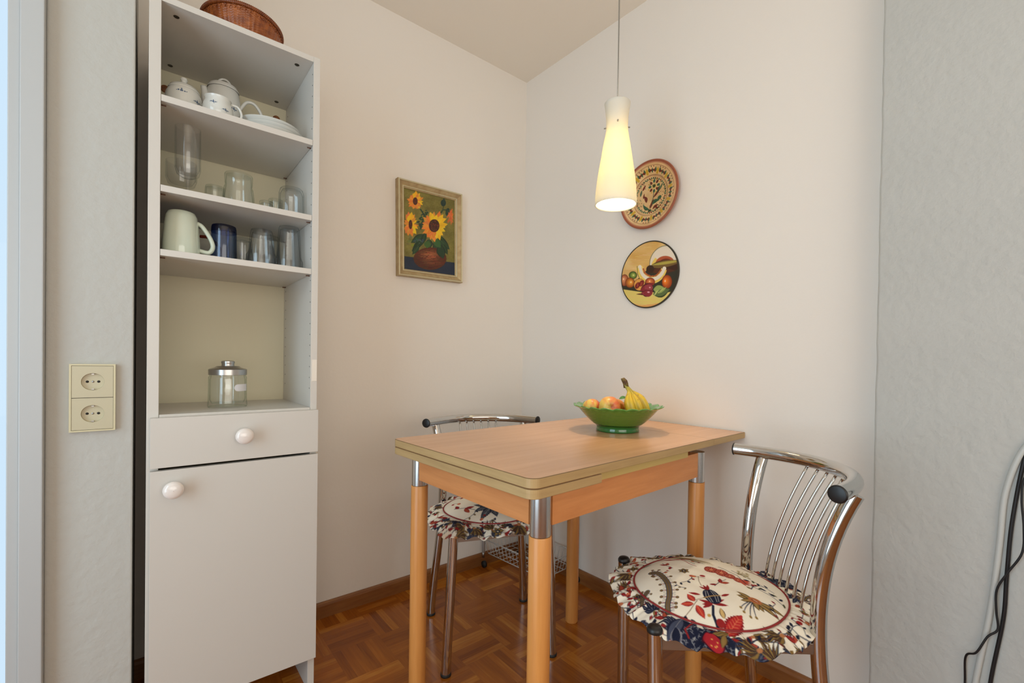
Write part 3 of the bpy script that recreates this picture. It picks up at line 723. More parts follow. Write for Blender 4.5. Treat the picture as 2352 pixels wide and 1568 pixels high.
# lower: flat round board with fruit still life
def bx(y): return -WB*-y
c = (-WB*.757*1.0-.0008, -.757, 1.3368)
t = empty('round_plaque', c, mat3=Matrix.Rotation(WB*-1, 3, 'Z') @ Rb, label='round plaque painted with melon and fruit, hanging under the terracotta-rimmed plate', cat='plaque')
C2 = Canvas(300, 220, 1270, 1340, 3., (222, 178, 106))
nz = smooth_noise(C2.h, C2.w, 40, 8)[..., None]; C2.a += (nz-.5)*36*np.array([.5, 1, 1.4])
for k in range(60):
    x, y = random.uniform(380, 900), random.uniform(260, 700); C2.line([(x-60, y+random.uniform(-14, 14)), (x+60, y+random.uniform(-14, 14))], random.uniform(5, 13), (226, 186+random.randint(-18, 12), 120+random.randint(-22, 22)), op=.35)
C2.poly([(300, 1035), (700, 1060), (1270, 1000), (1270, 1340), (300, 1340)], (226, 202, 110))
C2.poly([(300, 1250), (700, 1290), (1270, 1180), (1270, 1340), (300, 1340)], (222, 158, 86))
for k in range(40): x, y = random.uniform(380, 1150), random.uniform(1080, 1290); C2.line([(x-70, y+4), (x+70, y)], random.uniform(4, 10), (232, 204-(y-1080)*.14, 118), op=.4)
C2.ell(1060, 600, 262, 288, 0, (84, 92, 70)); C2.ell(1062, 602, 256, 282, 0, (232, 216, 190)); C2.ell(1070, 660, 240, 230, 0, (238, 200, 96)); C2.ell(1085, 690, 210, 200, 0, (236, 180, 110)); C2.ell(1060, 470, 190, 110, .2, (234, 218, 196)); C2.ell(1050, 600, 150, 122, 0, (176, 84, 50)); C2.ell(1065, 610, 112, 90, 0, (120, 44, 26))
C2.poly([(330, 960), (470, 950), (600, 860), (760, 700), (900, 620), (1270, 640), (1270, 1010), (1100, 1060), (700, 1070), (345, 1035)], (52, 50, 38))
C2.poly([(330, 700), (600, 700), (600, 870), (330, 960)], (216, 172, 104))
C2.leaf(760, 690, -.13, 620, 220, (62, 34, 22)); C2.leaf(790, 650, -.17, 560, 110, (118, 90, 46)); C2.leaf(830, 622, -.14, 520, 44, (176, 160, 70)); C2.leaf(800, 720, -.02, 420, 90, (84, 44, 26)); C2.ell(815, 690, 66, 66, 0, (58, 36, 22))
ang = np.linspace(PI*1.02, -.05, 30)
outer = [(838+262*math.cos(a)-10, 640+290*math.sin(a)) for a in ang]; inner = [(846+150*math.cos(a), 640+165*math.sin(a)) for a in ang]
C2.poly([(596, 640), (640, 612), (684, 640)]+inner[2:-2]+[(1040, 700), (1082, 706)]+outer[::-1][2:-2], (238, 206, 110))
mid = [(842+205*math.cos(a), 640+215*math.sin(a)) for a in ang]
C2.line(mid[1:-2], 60, (236, 222, 202)); C2.line([(842+236*math.cos(a), 642+254*math.sin(a)) for a in ang][2:-3], 26, (238, 200, 92)); C2.line(inner[3:-4], 20, (186, 104, 54))
for p in inner[3:-4]: C2.ell(p[0]+random.uniform(-8, 8), p[1]+random.uniform(-6, 10), 13, 11, 0, (168+random.randint(-20, 20), 88, 46))
C2.line([(592, 640), (600, 760), (640, 850)], 8, (50, 44, 30))
def ball(x, y, rx, ry, c0, c1, hx=-.25, hy=-.2, ol=(70, 34, 20)):
    C2.ell(x, y, rx, ry, 0, ol)
    for k in range(12):
        f = k/11.; C2.ell(x+hx*rx*f, y+hy*ry*f, rx*(.95-.72*f), ry*(.95-.72*f), 0, [a+(b-a)*f for a, b in zip(c0, c1)])
    C2.ell(x+hx*rx, y+hy*ry, rx*.1, ry*.14, 0, (250, 232, 200))
ball(372, 880, 76, 102, (150, 72, 44), (226, 150, 100)); ball(520, 790, 74, 66, (58, 84, 34), (176, 186, 84), .15, .0); ball(472, 918, 86, 88, (150, 70, 26), (240, 164, 60), .2, -.1)
C2.ell(642, 948, 100, 102, .3, (92, 50, 22)); C2.ell(642, 948, 94, 96, .3, (226, 160, 74)); C2.ell(608, 962, 38, 58, .5, (112, 26, 32)); C2.ell(676, 925, 38, 54, .5, (118, 30, 34)); 
for k in range(40): a = random.uniform(0, 2*PI); r = random.random(); s_ = random.choice([(608, 962), (676, 925)]); C2.ell(s_[0]+26*r*math.cos(a), s_[1]+40*r*math.sin(a), 6, 6, 0, (176, 60+random.randint(0, 30), 50))
ball(820, 898, 82, 72, (146, 60, 30), (226, 130, 70), -.1, -.15); ball(1092, 888, 82, 112, (150, 58, 22), (242, 130, 34), -.35, -.1)
C2.leaf(660, 1050, -.55, 260, 120, (136, 40, 48), edge=(70, 18, 26)); C2.leaf(590, 1108, -.05, 290, 30, (90, 40, 30)); C2.leaf(680, 1080, .05, 190, 120, (150, 54, 58), edge=(76, 20, 28)); C2.ell(790, 1050, 80, 92, 0, (138, 42, 50)); C2.ell(800, 990, 70, 50, 0, (156, 60, 66)); C2.ell(820, 988, 16, 12, 0, (226, 160, 160)); C2.ell(800, 1066, 22, 12, 0, (226, 170, 170)); C2.line([(700, 1070), (760, 1030), (850, 1040)], 8, (80, 20, 28))
C2.leaf(880, 1100, -.35, 280, 170, (92, 108, 62), edge=(48, 60, 36)); C2.leaf(880, 1020, -.1, 200, 130, (150, 164, 88)); 
for k in range(14): C2.line([(890+8*k, 1120-6*k), (930+12*k, 1040-5*k)], 6, random.choice([(196, 200, 120), (60, 76, 44), (110, 126, 74)]))
mp2 = lambda u, v: (786+463*u-10*v, 777-530*v-75*u)
P, F, col = disc_mesh(.1262, lambda q: np.full_like(q, .0082), C2, mp2)
part('picture_face', P, F, M['print'], t, local=True, colors=col, smooth=False)
lathe('rim', [(.1255, .0), (.1302, .0), (.1308, .002), (.1308, .0075), (.1300, .0088), (.1268, .0090), (.1262, .0084), (.1262, .0078)], (0, 0, 0), M['dark_rim'], t, 120, local=True, label='thin dark rim')
lathe('backing', [(.0005, .0004), (.1256, .0004), (.1256, .0078), (.0005, .0078)], (0, 0, 0), M['dark_rim'], t, 60, local=True)
# upper: pottery plate with a bird-of-leaves pattern
c = (-WB*.7575-.0008, -.7575, 1.6455)
t = empty('wall_plate', c, mat3=Matrix.Rotation(WB*-1, 3, 'Z') @ Rb, label='hand-painted pottery plate with terracotta rim hanging behind the pendant lamp', cat='plate')
C3 = Canvas(-1.05, -1.05, 1.05, 1.05, .0045, (226, 190, 136))
nz = smooth_noise(C3.h, C3.w, 30, 5)[..., None]; C3.a += (nz-.5)*24
MR, MG, MY = (112, 44, 28), (52, 96, 68), (206, 164, 52)
for rr, wd, cl in ((.625, .012, (120, 60, 40)), (.590, .008, (150, 100, 66)), (.905, .010, (150, 84, 56))):
    C3.line([(rr*math.cos(a), rr*math.sin(a)) for a in np.linspace(0, 2*PI, 90)], wd, cl)
for k in range(12):
    a = 2*PI*k/12+.12
    def pr(da, r): return (r*math.cos(a+da), r*math.sin(a+da))
    C3.leaf(*pr(0, .68), a, .17, .10, MY); C3.ell(*pr(0, .70), .05, .045, a, MY)
    for s_ in (-1, 1):
        x, y = pr(s_*.14, .70); C3.leaf(x, y, a-s_*.1, .15, .085, MR); x, y = pr(s_*.20, .76); C3.ell(x, y, .028, .045, a, MR)
        x, y = pr(s_*.085, .73); C3.leaf(x, y, a+s_*.25, .13, .05, MG)
    for q in (-.22, -.1, .2): C3.ell(*pr(q, .87), .016, .018, 0, random.choice([MR, (60, 40, 24)]))
    C3.leaf(*pr(.26, .68), a+.3, .16, .055, MG)
for k in range(46):
    a = 2*PI*k/46; C3.ell(.535*math.cos(a), .535*math.sin(a), .036, .020, a+.9, random.choice([MG, (30, 60, 40), MG, MR])); 
    if k % 2: C3.ell(.50*math.cos(a+.05), .50*math.sin(a+.05), .016, .014, 0, (40, 66, 44))
fx_, fy_ = .13, .27
for k in range(8):
    a = 2*PI*k/8; C3.ell(fx_+.155*math.cos(a), fy_+.155*math.sin(a), .055, .04, a, MR if k % 2 else MG); C3.ell(fx_+.21*math.cos(a+.35), fy_+.21*math.sin(a+.35), .026, .02, a, MY)
C3.ell(fx_, fy_, .085, .085, 0, (214, 186, 110)); C3.ell(fx_, fy_, .052, .052, 0, (48, 66, 30))
C3.line([(.12, .10), (.10, -.10), (-.02, -.38)], .02, MG); C3.leaf(.10, -.10, .75, .38, .075, MR); C3.leaf(.22, .02, 1.0, .26, .05, MG); C3.leaf(-.02, -.42, 1.1, .34, .085, MR); C3.leaf(-.02, -.44, 2.4, .34, .10, MG, bend=.3)
C3.leaf(-.14, -.20, 2.0, .26, .11, MR, bend=-.25); C3.leaf(-.26, -.05, 1.4, .18, .06, MR); C3.leaf(.05, -.30, .25, .30, .12, MG, bend=.35); C3.ell(.33, -.14, .075, .055, .5, MG); C3.leaf(.08, -.46, .4, .26, .075, MR, bend=.3); C3.leaf(.18, -.40, -.5, .14, .06, MR)
C3.ell(-.02, -.47, .06, .04, 0, (36, 66, 44)); C3.leaf(.34, .10, 1.1, .20, .05, MG); C3.leaf(-.38, .05, 1.3, .22, .07, MG); C3.leaf(-.30, .22, .9, .20, .08, MR)
for k in range(60):
    a = random.uniform(0, 2*PI); r = random.uniform(.3, .5); C3.ell(r*math.cos(a), r*math.sin(a), .014, .012, 0, random.choice([MR, (40, 62, 40), MG]))
def zpl(q): return np.where(q < .60, .004, np.where(q < .66, .004+(q-.60)/.06*.006, .010+(q-.66)/.34*.012))
P, F, col = disc_mesh(.1232, zpl, C3, lambda u, v: (u, v), 120, 460)
rad = np.hypot(P[:, 0], P[:, 1])/.1232; tm = np.clip((rad-.955)/.02, 0, 1)[:, None]
col = col*(1-tm)+s2l((196, 134, 100))*tm
part('plate_face', P, F, M['ceramic'], t, local=True, colors=col)
lathe('rim', [(.070, .0), (.078, .0), (.120, .013), (.1305, .0185), (.1320, .0215), (.1300, .0243), (.1262, .0240), (.1228, .0218)], (0, 0, 0), M['terracotta'], t, 120, local=True, auto=None, label='terracotta rim')

# ------------------------------------------------------------------ dining table
TA = .0448; TL, TW, TH = .9642, .5738, .7679
t = empty('dining_table', (-.9422, -1.1801, 0), rot=TA, label='rectangular beech draw-leaf table with round legs, its short end against the right wall', cat='table')
def tbl_slab(name, x0, x1, y0, y1, z0, z1, cr, mats_, **kw):
    """slab with chosen rounded corners cr=(bl,br,tr,tl)"""
    P = []
    for (cx_, cy_, a0, r) in ((x0, y0, PI, cr[0]), (x1, y0, 1.5*PI, cr[1]), (x1, y1, 0, cr[2]), (x0, y1, .5*PI, cr[3])):
        sx = 1 if cx_ == x0 else -1; sy = 1 if cy_ == y0 else -1
        if r <= 0: P.append((cx_, cy_)); continue
        for k in range(9):
            a = a0+k/8*PI/2; P.append((cx_+sx*r+r*math.cos(a), cy_+sy*r+r*math.sin(a)))
    n = len(P); b = .0012; V = []
    cxm, cym = (x0+x1)/2, (y0+y1)/2
    ins = lambda p, d: (p[0]+(d if p[0] < cxm else -d), p[1]+(d if p[1] < cym else -d))
    for (z, d) in ((z0, b), (z0+b, 0), (z1-b, 0), (z1, b)):
        for p in P: q = ins(p, d); V.append((q[0], q[1], z))
    F = []; mi = []
    for k in range(3):
        for j in range(n): F.append((k*n+j, k*n+(j+1) % n, (k+1)*n+(j+1) % n, (k+1)*n+j)); mi.append(2 if k == 2 else 1)
    F.append(tuple(range(n-1, -1, -1))); mi.append(1); F.append(tuple(3*n+j for j in range(n))); mi.append(0)
    return part(name, V, F, None, t, local=True, smooth=False, mats=mats_, mi=mi, **kw)
MT = [M['beech_top'], M['beech_edge'], pm('edge_joint', (120, 92, 58), .5)]
tbl_slab('tabletop', 0, .7405, 0, TW, .7478, TH, (.022, 0, 0, .022), MT)
tbl_slab('wall_leaf', .7415, TL, 0, TW, .7478, TH-.0003, (0, .002, .002, 0), MT)
tbl_slab('draw_leaf', 0, .208, 0, TW, .7270, .7470, (.022, 0, 0, .022), MT, label='lower pull-out leaf')
box('runner', .2088, .613, .014, .030, .7275, .7468, M['runner'], t, bev=.0005, local=True, label='pale yellowish slide rail')
box('runner', .2088, .613, TW-.030, TW-.014, .7275, .7468, M['runner'], t, bev=.0005, local=True, label='pale yellowish slide rail')
lx0, lx1, ly0, ly1 = .0637, TL-.2426, .0424, TW-.0424
for x0, x1, y0, y1 in ((lx0+.021, lx1-.021, ly0-.014, ly0+.006), (lx0+.021, lx1-.021, ly1-.006, ly1+.014)):
    box('apron', x0, x1, y0, y1, .655, .7265, M['beech_apron'], t, bev=.001, local=True)
for x0, x1, y0, y1 in ((lx0-.014, lx0+.006, ly0+.021, ly1-.021), (lx1-.006, lx1+.014, ly0+.021, ly1-.021)):
    box('apron', x0, x1, y0, y1, .655, .7265, M['beech_apron'], t, bev=.001, local=True)
for x, y in ((lx0, ly0), (lx0, ly1), (lx1, ly0), (lx1, ly1)):
    g = lathe('leg', [(.0205, .0), (.0228, .003), (.0234, .01), (.0234, .634), (.0227, .636), (.0005, .636)], (x, y, 0), M['beech_leg'], t, 40, capb=True, local=True, auto=.5)
    lathe('chrome_sleeve', [(.0210, .6365), (.0216, .6370), (.0216, .7266), (.0005, .7268)], (x, y, 0), M['steel'], g, 40, local=True, auto=.5, label='polished metal sleeve')

# ------------------------------------------------------------------ fruit bowl
BC = (-.313, -.875, TH+.0004)
t = empty('fruit_bowl', BC, label='green glazed fruit bowl with ridged sides and a leafy scalloped rim on the table', cat='bowl')
na, pf = 264, []
prof = [(.0600, 0.0), (.0690, 0.0005), (.0700, .004), (.0680, .010), (.0685, .0155), (.0710, .0195), (.0790, .0245)]
for k in range(11):
    f = k/10.; r = .079+(.1255-.079)*f**.88; z = .0245+(.071-.0245)*f
    prof += [(r+.0004, z), (r+.0020, z+.0014), (r+.0013, z+.0030)]
prof += [(.1285, .0735), (.136, .0775), (.1425, .0805), (.1435, .0820), (.1420, .0828), (.134, .0795), (.124, .0745), (.115, .066), (.100, .048), (.080, .032), (.06, .0235), (.03, .020), (.0006, .019)]
V = []; cols = []
for i, (r, z) in enumerate(prof):
    rimw = max(0., min(1., (r-.126)/.016))
    for j in range(na):
        a = 2*PI*j/na; sc = abs(math.sin(11*a)); sc2 = math.sin(33*a)
        rr = r*(1+rimw*(-.035+.055*sc**.7+.006*sc2)); zz = z+rimw*(.0070*sc-.0035+.0012*math.sin(22*a+1))
        V.append((BC[0]+rr*math.cos(a), BC[1]+rr*math.sin(a), BC[2]+zz))
        ridge = .0 if not (7 <= i < 40) else (1. if (i-7) % 3 == 1 else .25)
        base = np.array((28, 104, 44)) if i < 5 else (np.array((44, 86, 18))*(1-ridge)+np.array((104, 134, 44))*ridge if i < 40 else np.array((84, 148, 62)))
        if rimw > 0: base = base*.85+np.array((90, 160, 66))*.15+6*sc2
        cols.append(base)
part('body', np.array(V), grid_faces(na, len(prof), True), M['bowl_green'], t, colors=s2l(np.array(cols)))

def blobfruit(name, c, r, tilt, colf, label, cat, dimple=.25, sq=.92, stem=True, stem_len=.012):
    """apple like body; tilt = direction of the stem axis"""
    n, k = 48, 30; V = []; cl = []; ax_ = Vector(tilt).normalized(); q = Vector((0, 0, 1)).rotation_difference(ax_).to_matrix()
    for i in range(k+1):
        th = PI*i/k
        for j in range(n):
            a = 2*PI*j/n; rad = r*(1-dimple*math.exp(-(th/.38)**2)-dimple*.6*math.exp(-((PI-th)/.34)**2))*(1+.015*math.sin(5*a)*math.sin(th))
            p = Vector((rad*math.sin(th)*math.cos(a), rad*math.sin(th)*math.sin(a), rad*math.cos(th)*sq)); V.append(tuple(Vector(c)+q @ p)); cl.append(colf(th, a))
    t_ = empty(name, (c[0], c[1], c[2]-r*sq), label=label, cat=cat)
    part('flesh', np.array(V), grid_faces(n, k+1, True), M['fruit'], t_, colors=s2l(np.array(cl)))
    if stem: MB().tube([tuple(Vector(c)+ax_*(r*sq*(1-dimple)-.002)), tuple(Vector(c)+ax_*(r*sq*(1-dimple)+stem_len)+Vector((.001, 0, 0)))], [.0016, .0022], 8).out('stalk', M['stem'], t_)
    return t_
def applecol(th, a, seed=0., red=.5):
    f = .5+.5*math.sin(a*1.+seed)+.18*math.sin(7*a+3*th)+.10*math.sin(17*a); f = max(0, min(1, f*red*1.6))
    y = np.array((236, 196, 96)); o = np.array((226, 104, 66)); return y*(1-f)+o*f-np.array((40, 30, 20))*math.exp(-(th/.25)**2)
blobfruit('apple', (-.342, -.864, TH+.0775), .0352, (-.64, -.75, .12), lambda th, a: applecol(th, a, 2.2, .55), 'large red and yellow apple with its dimple facing out, beside the bananas', 'apple', stem=False)
blobfruit('apple', (-.361, -.803, TH+.0740), .0295, (.1, .6, 1), lambda th, a: applecol(th, a, 1.2, 1.3), 'small orange-red apple at the left rim of the bowl', 'apple', stem=False)
o = blobfruit('orange', (-.279, -.836, TH+.0690), .0340, (.1, -.1, 1), lambda th, a: np.array((240, 150, 48)), 'orange with a green leaf between the apple and the bananas', 'orange', .06, .97, False)
m = MB(); P0 = Vector((-.296, -.866, TH+.102)); V = []
for i in range(9):
    s_ = i/8.; w_ = .008*math.sin(PI*s_**.8)+.0003
    p = P0+Vector((.030*s_, -.018*s_, .006*math.sin(PI*s_))); V += [p+Vector((.5, .86, .5))*w_, p+Vector((0, 0, .0015)), p-Vector((.5, .86, .5))*w_]
m.add(V, [f for i in range(8) for f in ((3*i, 3*i+1, 3*i+4, 3*i+3), (3*i+1, 3*i+2, 3*i+5, 3*i+4))]); m.out('leaf', M['leaf'], o, label='small green leaf')
# bananas
rt = Vector((.767, -.641, 0)); fw = Vector((.641, .767, 0)); SB = Vector((-.2935, -.891, TH+.157))
t = empty('banana_bunch', (-.262, -.915, TH+.03), label='bunch of yellow bananas standing stalk up in the fruit bowl', cat='bananas')
def W_(a, b, z): return tuple(Vector((-.2775, -.904, TH+z))+rt*(a*1.2+.002)+fw*b)
specs = [((-.0125, -.012), [(-.013, -.010, .128), (-.014, -.020, .100), (-.009, -.024, .070), (.000, -.018, .044), (.006, -.006, .028)]),
         ((-.006, -.006), [(-.006, -.008, .126), (.004, -.014, .100), (.013, -.016, .070), (.016, -.010, .044), (.012, .0, .028)]),
         ((.0, .0), [(-.001, .002, .128), (.018, .004, .108), (.033, .004, .080), (.036, .004, .054), (.028, .006, .032)]),
         ((.0, .008), [(-.006, .010, .127), (.004, .022, .104), (.014, .030, .076), (.016, .030, .048), (.012, .024, .030)])]
for (s0, pts) in specs:
    P = spline([tuple(SB+rt*s0[0]*.25+fw*s0[1]*.25+Vector((0, 0, -.008)))]+[W_(*p) for p in pts], 8); n = len(P)
    R = [.0045+.0120*min(1, max(0, (i/n-.18)/.25))**1.0*(1-max(0, (i/n-.80)/.2)**2*.75) for i in range(n)]
    V = []; cl = []; PV = [Vector(p) for p in P]; N0 = fw
    for i in range(n):
        T = (PV[min(n-1, i+1)]-PV[max(0, i-1)]).normalized(); N0 = (N0-T*N0.dot(T)).normalized(); B = T.cross(N0)
        for j in range(20):
            a = 2*PI*j/20; r = R[i]*(1+.05*math.cos(5*a)); V.append(PV[i]+(N0*math.cos(a)+B*math.sin(a))*r)
            f = max(0, 1-i/n/.28); g = max(0, min(1, (i/n-.15)*1.5)); cc = np.array((222, 182, 52))*(1-f)+np.array((158, 152, 62))*f
            if abs(math.cos(2.5*a)) < .12: cc = cc*.86
            cl.append(cc-np.array((50, 44, 10))*(1 if random.random() < .02 else 0)-np.array((70, 60, 20))*max(0, (i/n-.95)*20)*.8)
    part('banana', np.array([tuple(v) for v in V]), grid_faces(20, n, True), M['fruit'], t, colors=s2l(np.array(cl)))
MB().tube([tuple(SB+Vector((0, 0, -.016))+rt*.001), tuple(SB+Vector((0, 0, -.004))-rt*.001), tuple(SB+Vector((0, 0, .004))-rt*.004), tuple(SB+Vector((0, 0, .009))-rt*.009), tuple(SB+Vector((0, 0, .007))-rt*.014)], [.0085, .0085, .0088, .0085, .0070], 12).out('stalk', M['banana_tip'], t, label='brown woody stalk')

# ------------------------------------------------------------------ chairs
def chair_mesh():
    """all in the chair's own frame: +Y is the way it faces"""
    t = empty('dining_chair', (0, 0, 0), label='x', cat='chair')
    def lag(z, tab):
        zs = [a for a, _ in tab]; r = 0
        for i, (a, b) in enumerate(tab):
            l = 1
            for j, (c_, _) in enumerate(tab):
                if j != i: l *= (z-c_)/(a-c_)
            r += l*b
        return r
    tx = [(0, .188), (.30, .1648), (.55, .1558), (.7427, .1808)]; ty = [(0, -.1805), (.30, -.1486), (.55, -.1422), (.7427, -.1886)]
    K = dict(local=True)
    for s in (-1, 1):
        g = MB().tube([(s*.1779, .181, .004), (s*.1603, .1875, .452)], .0150, 24).out('front_leg', M['chrome'], t, auto=.6, **K)
        MB().lathe([(.0155, .4525), (.0159, .455), (.0156, .459), (.0125, .4635), (.006, .4650), (.0003, .4652)], (s*.1603, .1875, 0), 24).out('end_cap', M['black_plastic'], g, label='black plastic cap', **K)
        MB().lathe([(.0160, 0), (.0166, .002), (.0162, .009), (.0145, .0095)], (s*.1779, .181, 0), 24, capb=True).out('foot_cap', M['rubber'], g, label='black rubber foot', **K)
        P = [(s*lag(z, tx), lag(z, ty), z) for z in np.linspace(.004, .742, 34)]
        g = MB().tube(P, .0150, 24).out('back_leg', M['chrome'], t, auto=.6, **K)
        MB().lathe([(.0160, 0), (.0166, .002), (.0162, .009), (.0145, .0095)], (s*.188, -.1805, 0), 24, capb=True).out('foot_cap', M['rubber'], g, label='black rubber foot', **K)
    rail = lambda x: -.2621+.1334*abs(x/.2197)**2.2
    P = [(x, rail(x), .7527) for x in np.linspace(-.2197, .2197, 61)]
    g = MB().tube(P, .0160, 24).out('top_rail', M['chrome'], t, auto=.6, **K)
    for s in (-1, 1):
        p0 = Vector((s*.2197, rail(.2197), .7527)); d_ = Vector((s*.0097, .2197*0+(rail(.2197)-rail(.21)), 0)).normalized()
        MB().tube([tuple(p0), tuple(p0+d_*.001), tuple(p0+d_*.003), tuple(p0+d_*.0042)], [.0166, .0172, .0166, .0138], 24).out('end_cap', M['black_plastic'], g, label='black plastic plug', **K)
    for i in range(6):
        x = .075-.03*i; yb = -.148
        zz = np.linspace(.436, .745, 16); P = [(x, yb+(rail(x)-yb)*((z-.436)/.309)**1.7, z) for z in zz]
        MB().tube(P, .0035, 12).out('back_rod', M['chrome'], t, **K)
    fr = MB().box(-.155, .155, -.1495, -.1435, .416, .438, .0008).box(-.150, .150, .176, .182, .416, .438, .0008)
    for s in (-1, 1): fr.box(s*.1585-.003, s*.1585+.003, -.137, .175, .416, .438, .0008)
    fr.out('seat_frame', M['satin'], t, smooth=False, **K)
    # padded seat
    V = []; n = 64
    for (ins, z) in ((.012, .4385), (.0, .4405), (0., .448), (.006, .4535), (.03, .4555)):
        for j in range(n):
            a = 2*PI*j/n; e = 5.; c_, s_ = math.cos(a), math.sin(a); k = (abs(c_)**e+abs(s_)**e)**(-1/e)
            V.append(((.146-ins)*k*c_, .018+(.150-ins)*k*s_, z))
    F = [(i*n+j, i*n+(j+1) % n, (i+1)*n+(j+1) % n, (i+1)*n+j) for i in range(4) for j in range(n)]+[tuple(range(n-1, -1, -1)), tuple(4*n+j for j in range(n))]
    part('seat', V, F, M['seat_pad'], t, auto=.7, label='padded dark seat', **K)
    return t
def kids(o): return [c_ for c_ in bpy.data.objects if c_.parent == o]
def copy_tree(o, par=None):
    c_ = o.copy(); COL.objects.link(c_); c_.parent = par
    for k in kids(o): copy_tree(k, c_)
    return c_
ch1 = chair_mesh(); bpy.context.view_layer.update()
ch2 = copy_tree(ch1)
CG = 'tubular chrome chairs at the table'
ch1.matrix_world = Matrix.Translation((-.4673, -1.3003, 0)) @ Matrix.Rotation(.8507, 4, 'Z')
ch2.matrix_world = Matrix.Translation((-.5376, -.4818, 0)) @ Matrix.Rotation(2.75, 4, 'Z')
tag(ch1, 'chrome tube chair with rod back in the right foreground, in front of the table', 'chair', CG)
tag(ch2, 'chrome tube chair with rod back tucked behind the table near the back wall', 'chair', CG)

# ------------------------------------------------------------------ ruffled cushions
CR, NV, OC, RD, GN = (238, 226, 206), (30, 33, 52), (138, 108, 60), (146, 38, 38), (84, 80, 56)
OR_ = (170, 74, 52); BRN = (92, 62, 40)
def motif_sprig(C, x, y, a, s, kind):
    c_, n_ = math.cos(a), math.sin(a); T = lambda u, v: (x+s*(u*c_-v*n_), y+s*(u*n_+v*c_))
    if kind == 0:   # red leaf pair with a stem
        C.line([T(-.02, 0), T(0, .003), T(.02, 0)], .0011*s, NV)
        C.leaf(*T(0, 0), a+.6, .018*s, .009*s, RD, edge=(96, 28, 34), vein=OR_, jag=1); C.leaf(*T(0, 0), a-.6, .018*s, .009*s, OR_, edge=(110, 30, 34), jag=1); C.leaf(*T(-.012, 0), a+2.4, .014*s, .007*s, RD, edge=(60, 28, 40))
    elif kind == 1:  # dark flower, ochre heart
        for k in range(6): C.leaf(*T(0, 0), a+k*PI/3, .013*s, .008*s, OC, edge=NV)
        C.ell(*T(0, 0), .0045*s, .0045*s, 0, NV); C.ell(*T(0, 0), .002*s, .002*s, 0, (220, 200, 160))
    elif kind == 2:  # long brown fronds
        for k in range(-3, 4): C.leaf(*T(-.01, 0), a+k*.22, (.034-.003*abs(k))*s, .0055*s, OC if k % 2 else BRN, edge=NV, bend=.2)
        C.ell(*T(-.01, 0), .0042*s, .0032*s, a, (176, 116, 74))
    elif kind == 3:  # curved navy twig with buds
        P = [T(-.025, -.006), T(-.012, .002), T(.004, .003), T(.02, -.004)]; C.line(P, .0018*s, NV, .0009*s)
        for p in P: C.leaf(*p, a+random.uniform(.8, 2), .010*s, .0055*s, random.choice([NV, RD, OC]), edge=(40, 34, 44))
    elif kind == 4:  # berries
        C.line([T(-.012, 0), T(.008, .004)], .001*s, BRN); C.ell(*T(.010, .004), .006*s, .0045*s, a, OR_); C.ell(*T(.008, .004), .004*s, .003*s, a, (206, 120, 80)); C.ell(*T(-.006, -.006), .005*s, .0035*s, a, RD)
_ms = motif_sprig
def motif_sprig(C, x, y, a, s, kind):
    if kind != 5: return _ms(C, x, y, a, s, kind)
    for k, (da, l) in enumerate(((0, .030), (.5, .024), (-.5, .024), (1.0, .016), (-1.0, .016))):   # navy fern leaf
        C.leaf(x, y, a+da, l*s, .0085*s, NV, edge=(70, 74, 92), vein=(150, 148, 150), bend=.15*da)
    C.leaf(x, y, a+2.8, .014*s, .006*s, OC, edge=BRN)
def caterpillar(C, P, s=1.):
    P = [tuple(p) for p in P]; Q = spline([(a, b, 0) for a, b in P], 6); Q = [(q[0], q[1]) for q in Q]
    for i in range(1, len(Q)-1, 2):
        dx, dy = Q[i+1][0]-Q[i-1][0], Q[i+1][1]-Q[i-1][1]; l = math.hypot(dx, dy)+1e-9; nx, ny = -dy/l, dx/l
        for sg in (-1, 1):
            for q in (-.3, .3): C.line([Q[i], (Q[i][0]+sg*nx*.0125*s+q*dx, Q[i][1]+sg*ny*.0125*s+q*dy)], .0007*s, (60, 66, 80))
        if i % 4 == 1:
            for sg in (-1, 1):
                e = (Q[i][0]+sg*nx*.0165*s, Q[i][1]+sg*ny*.0165*s); C.line([Q[i], e], .0009*s, RD); C.ell(*e, .0034*s, .0034*s, 0, (60, 40, 34)); C.ell(*e, .0022*s, .0022*s, 0, OC)
    C.line(Q, .0150*s, NV, .010*s); C.line(Q, .0115*s, OC, .007*s); C.line(Q, .0050*s, (44, 40, 62), .003*s); C.line(Q, .0010*s, (190, 160, 100))
def navy_patch(C, P, fruit=None):
    C.poly(P, NV); P = np.array(P); x0, y0 = P.min(0); x1, y1 = P.max(0)
    from itertools import product
    def inside(x, y):
        r = False
        for i in range(len(P)):
            (xa, ya), (xb, yb) = P[i], P[(i+1) % len(P)]
            if (ya > y) != (yb > y) and x < (xb-xa)*(y-ya)/(yb-ya)+xa: r = not r
        return r
    for k in range(int((x1-x0)*(y1-y0)/.00006)):
        x, y = random.uniform(x0, x1), random.uniform(y0, y1)
        if not inside(x, y): continue
        a = random.uniform(0, 2*PI); C.line([(x, y), (x+.004*math.cos(a), y+.004*math.sin(a)), (x+.006*math.cos(a+.7), y+.006*math.sin(a+.7))], .0008, (190, 186, 178))
        C.line([(x+.003*math.cos(a), y+.003*math.sin(a)), (x+.005*math.cos(a-1), y+.005*math.sin(a-1))], .0007, (190, 186, 178))
    if fruit:
        x, y, r = fruit; C.ell(x, y, r*1.12, r*.88, .6, (70, 20, 34)); C.ell(x, y, r, r*.76, .6, (168, 40, 48))
        for k in range(5): C.ell(x+random.uniform(-.5, .5)*r, y+random.uniform(-.4, .4)*r, .0016, .0016, 0, (226, 180, 90))

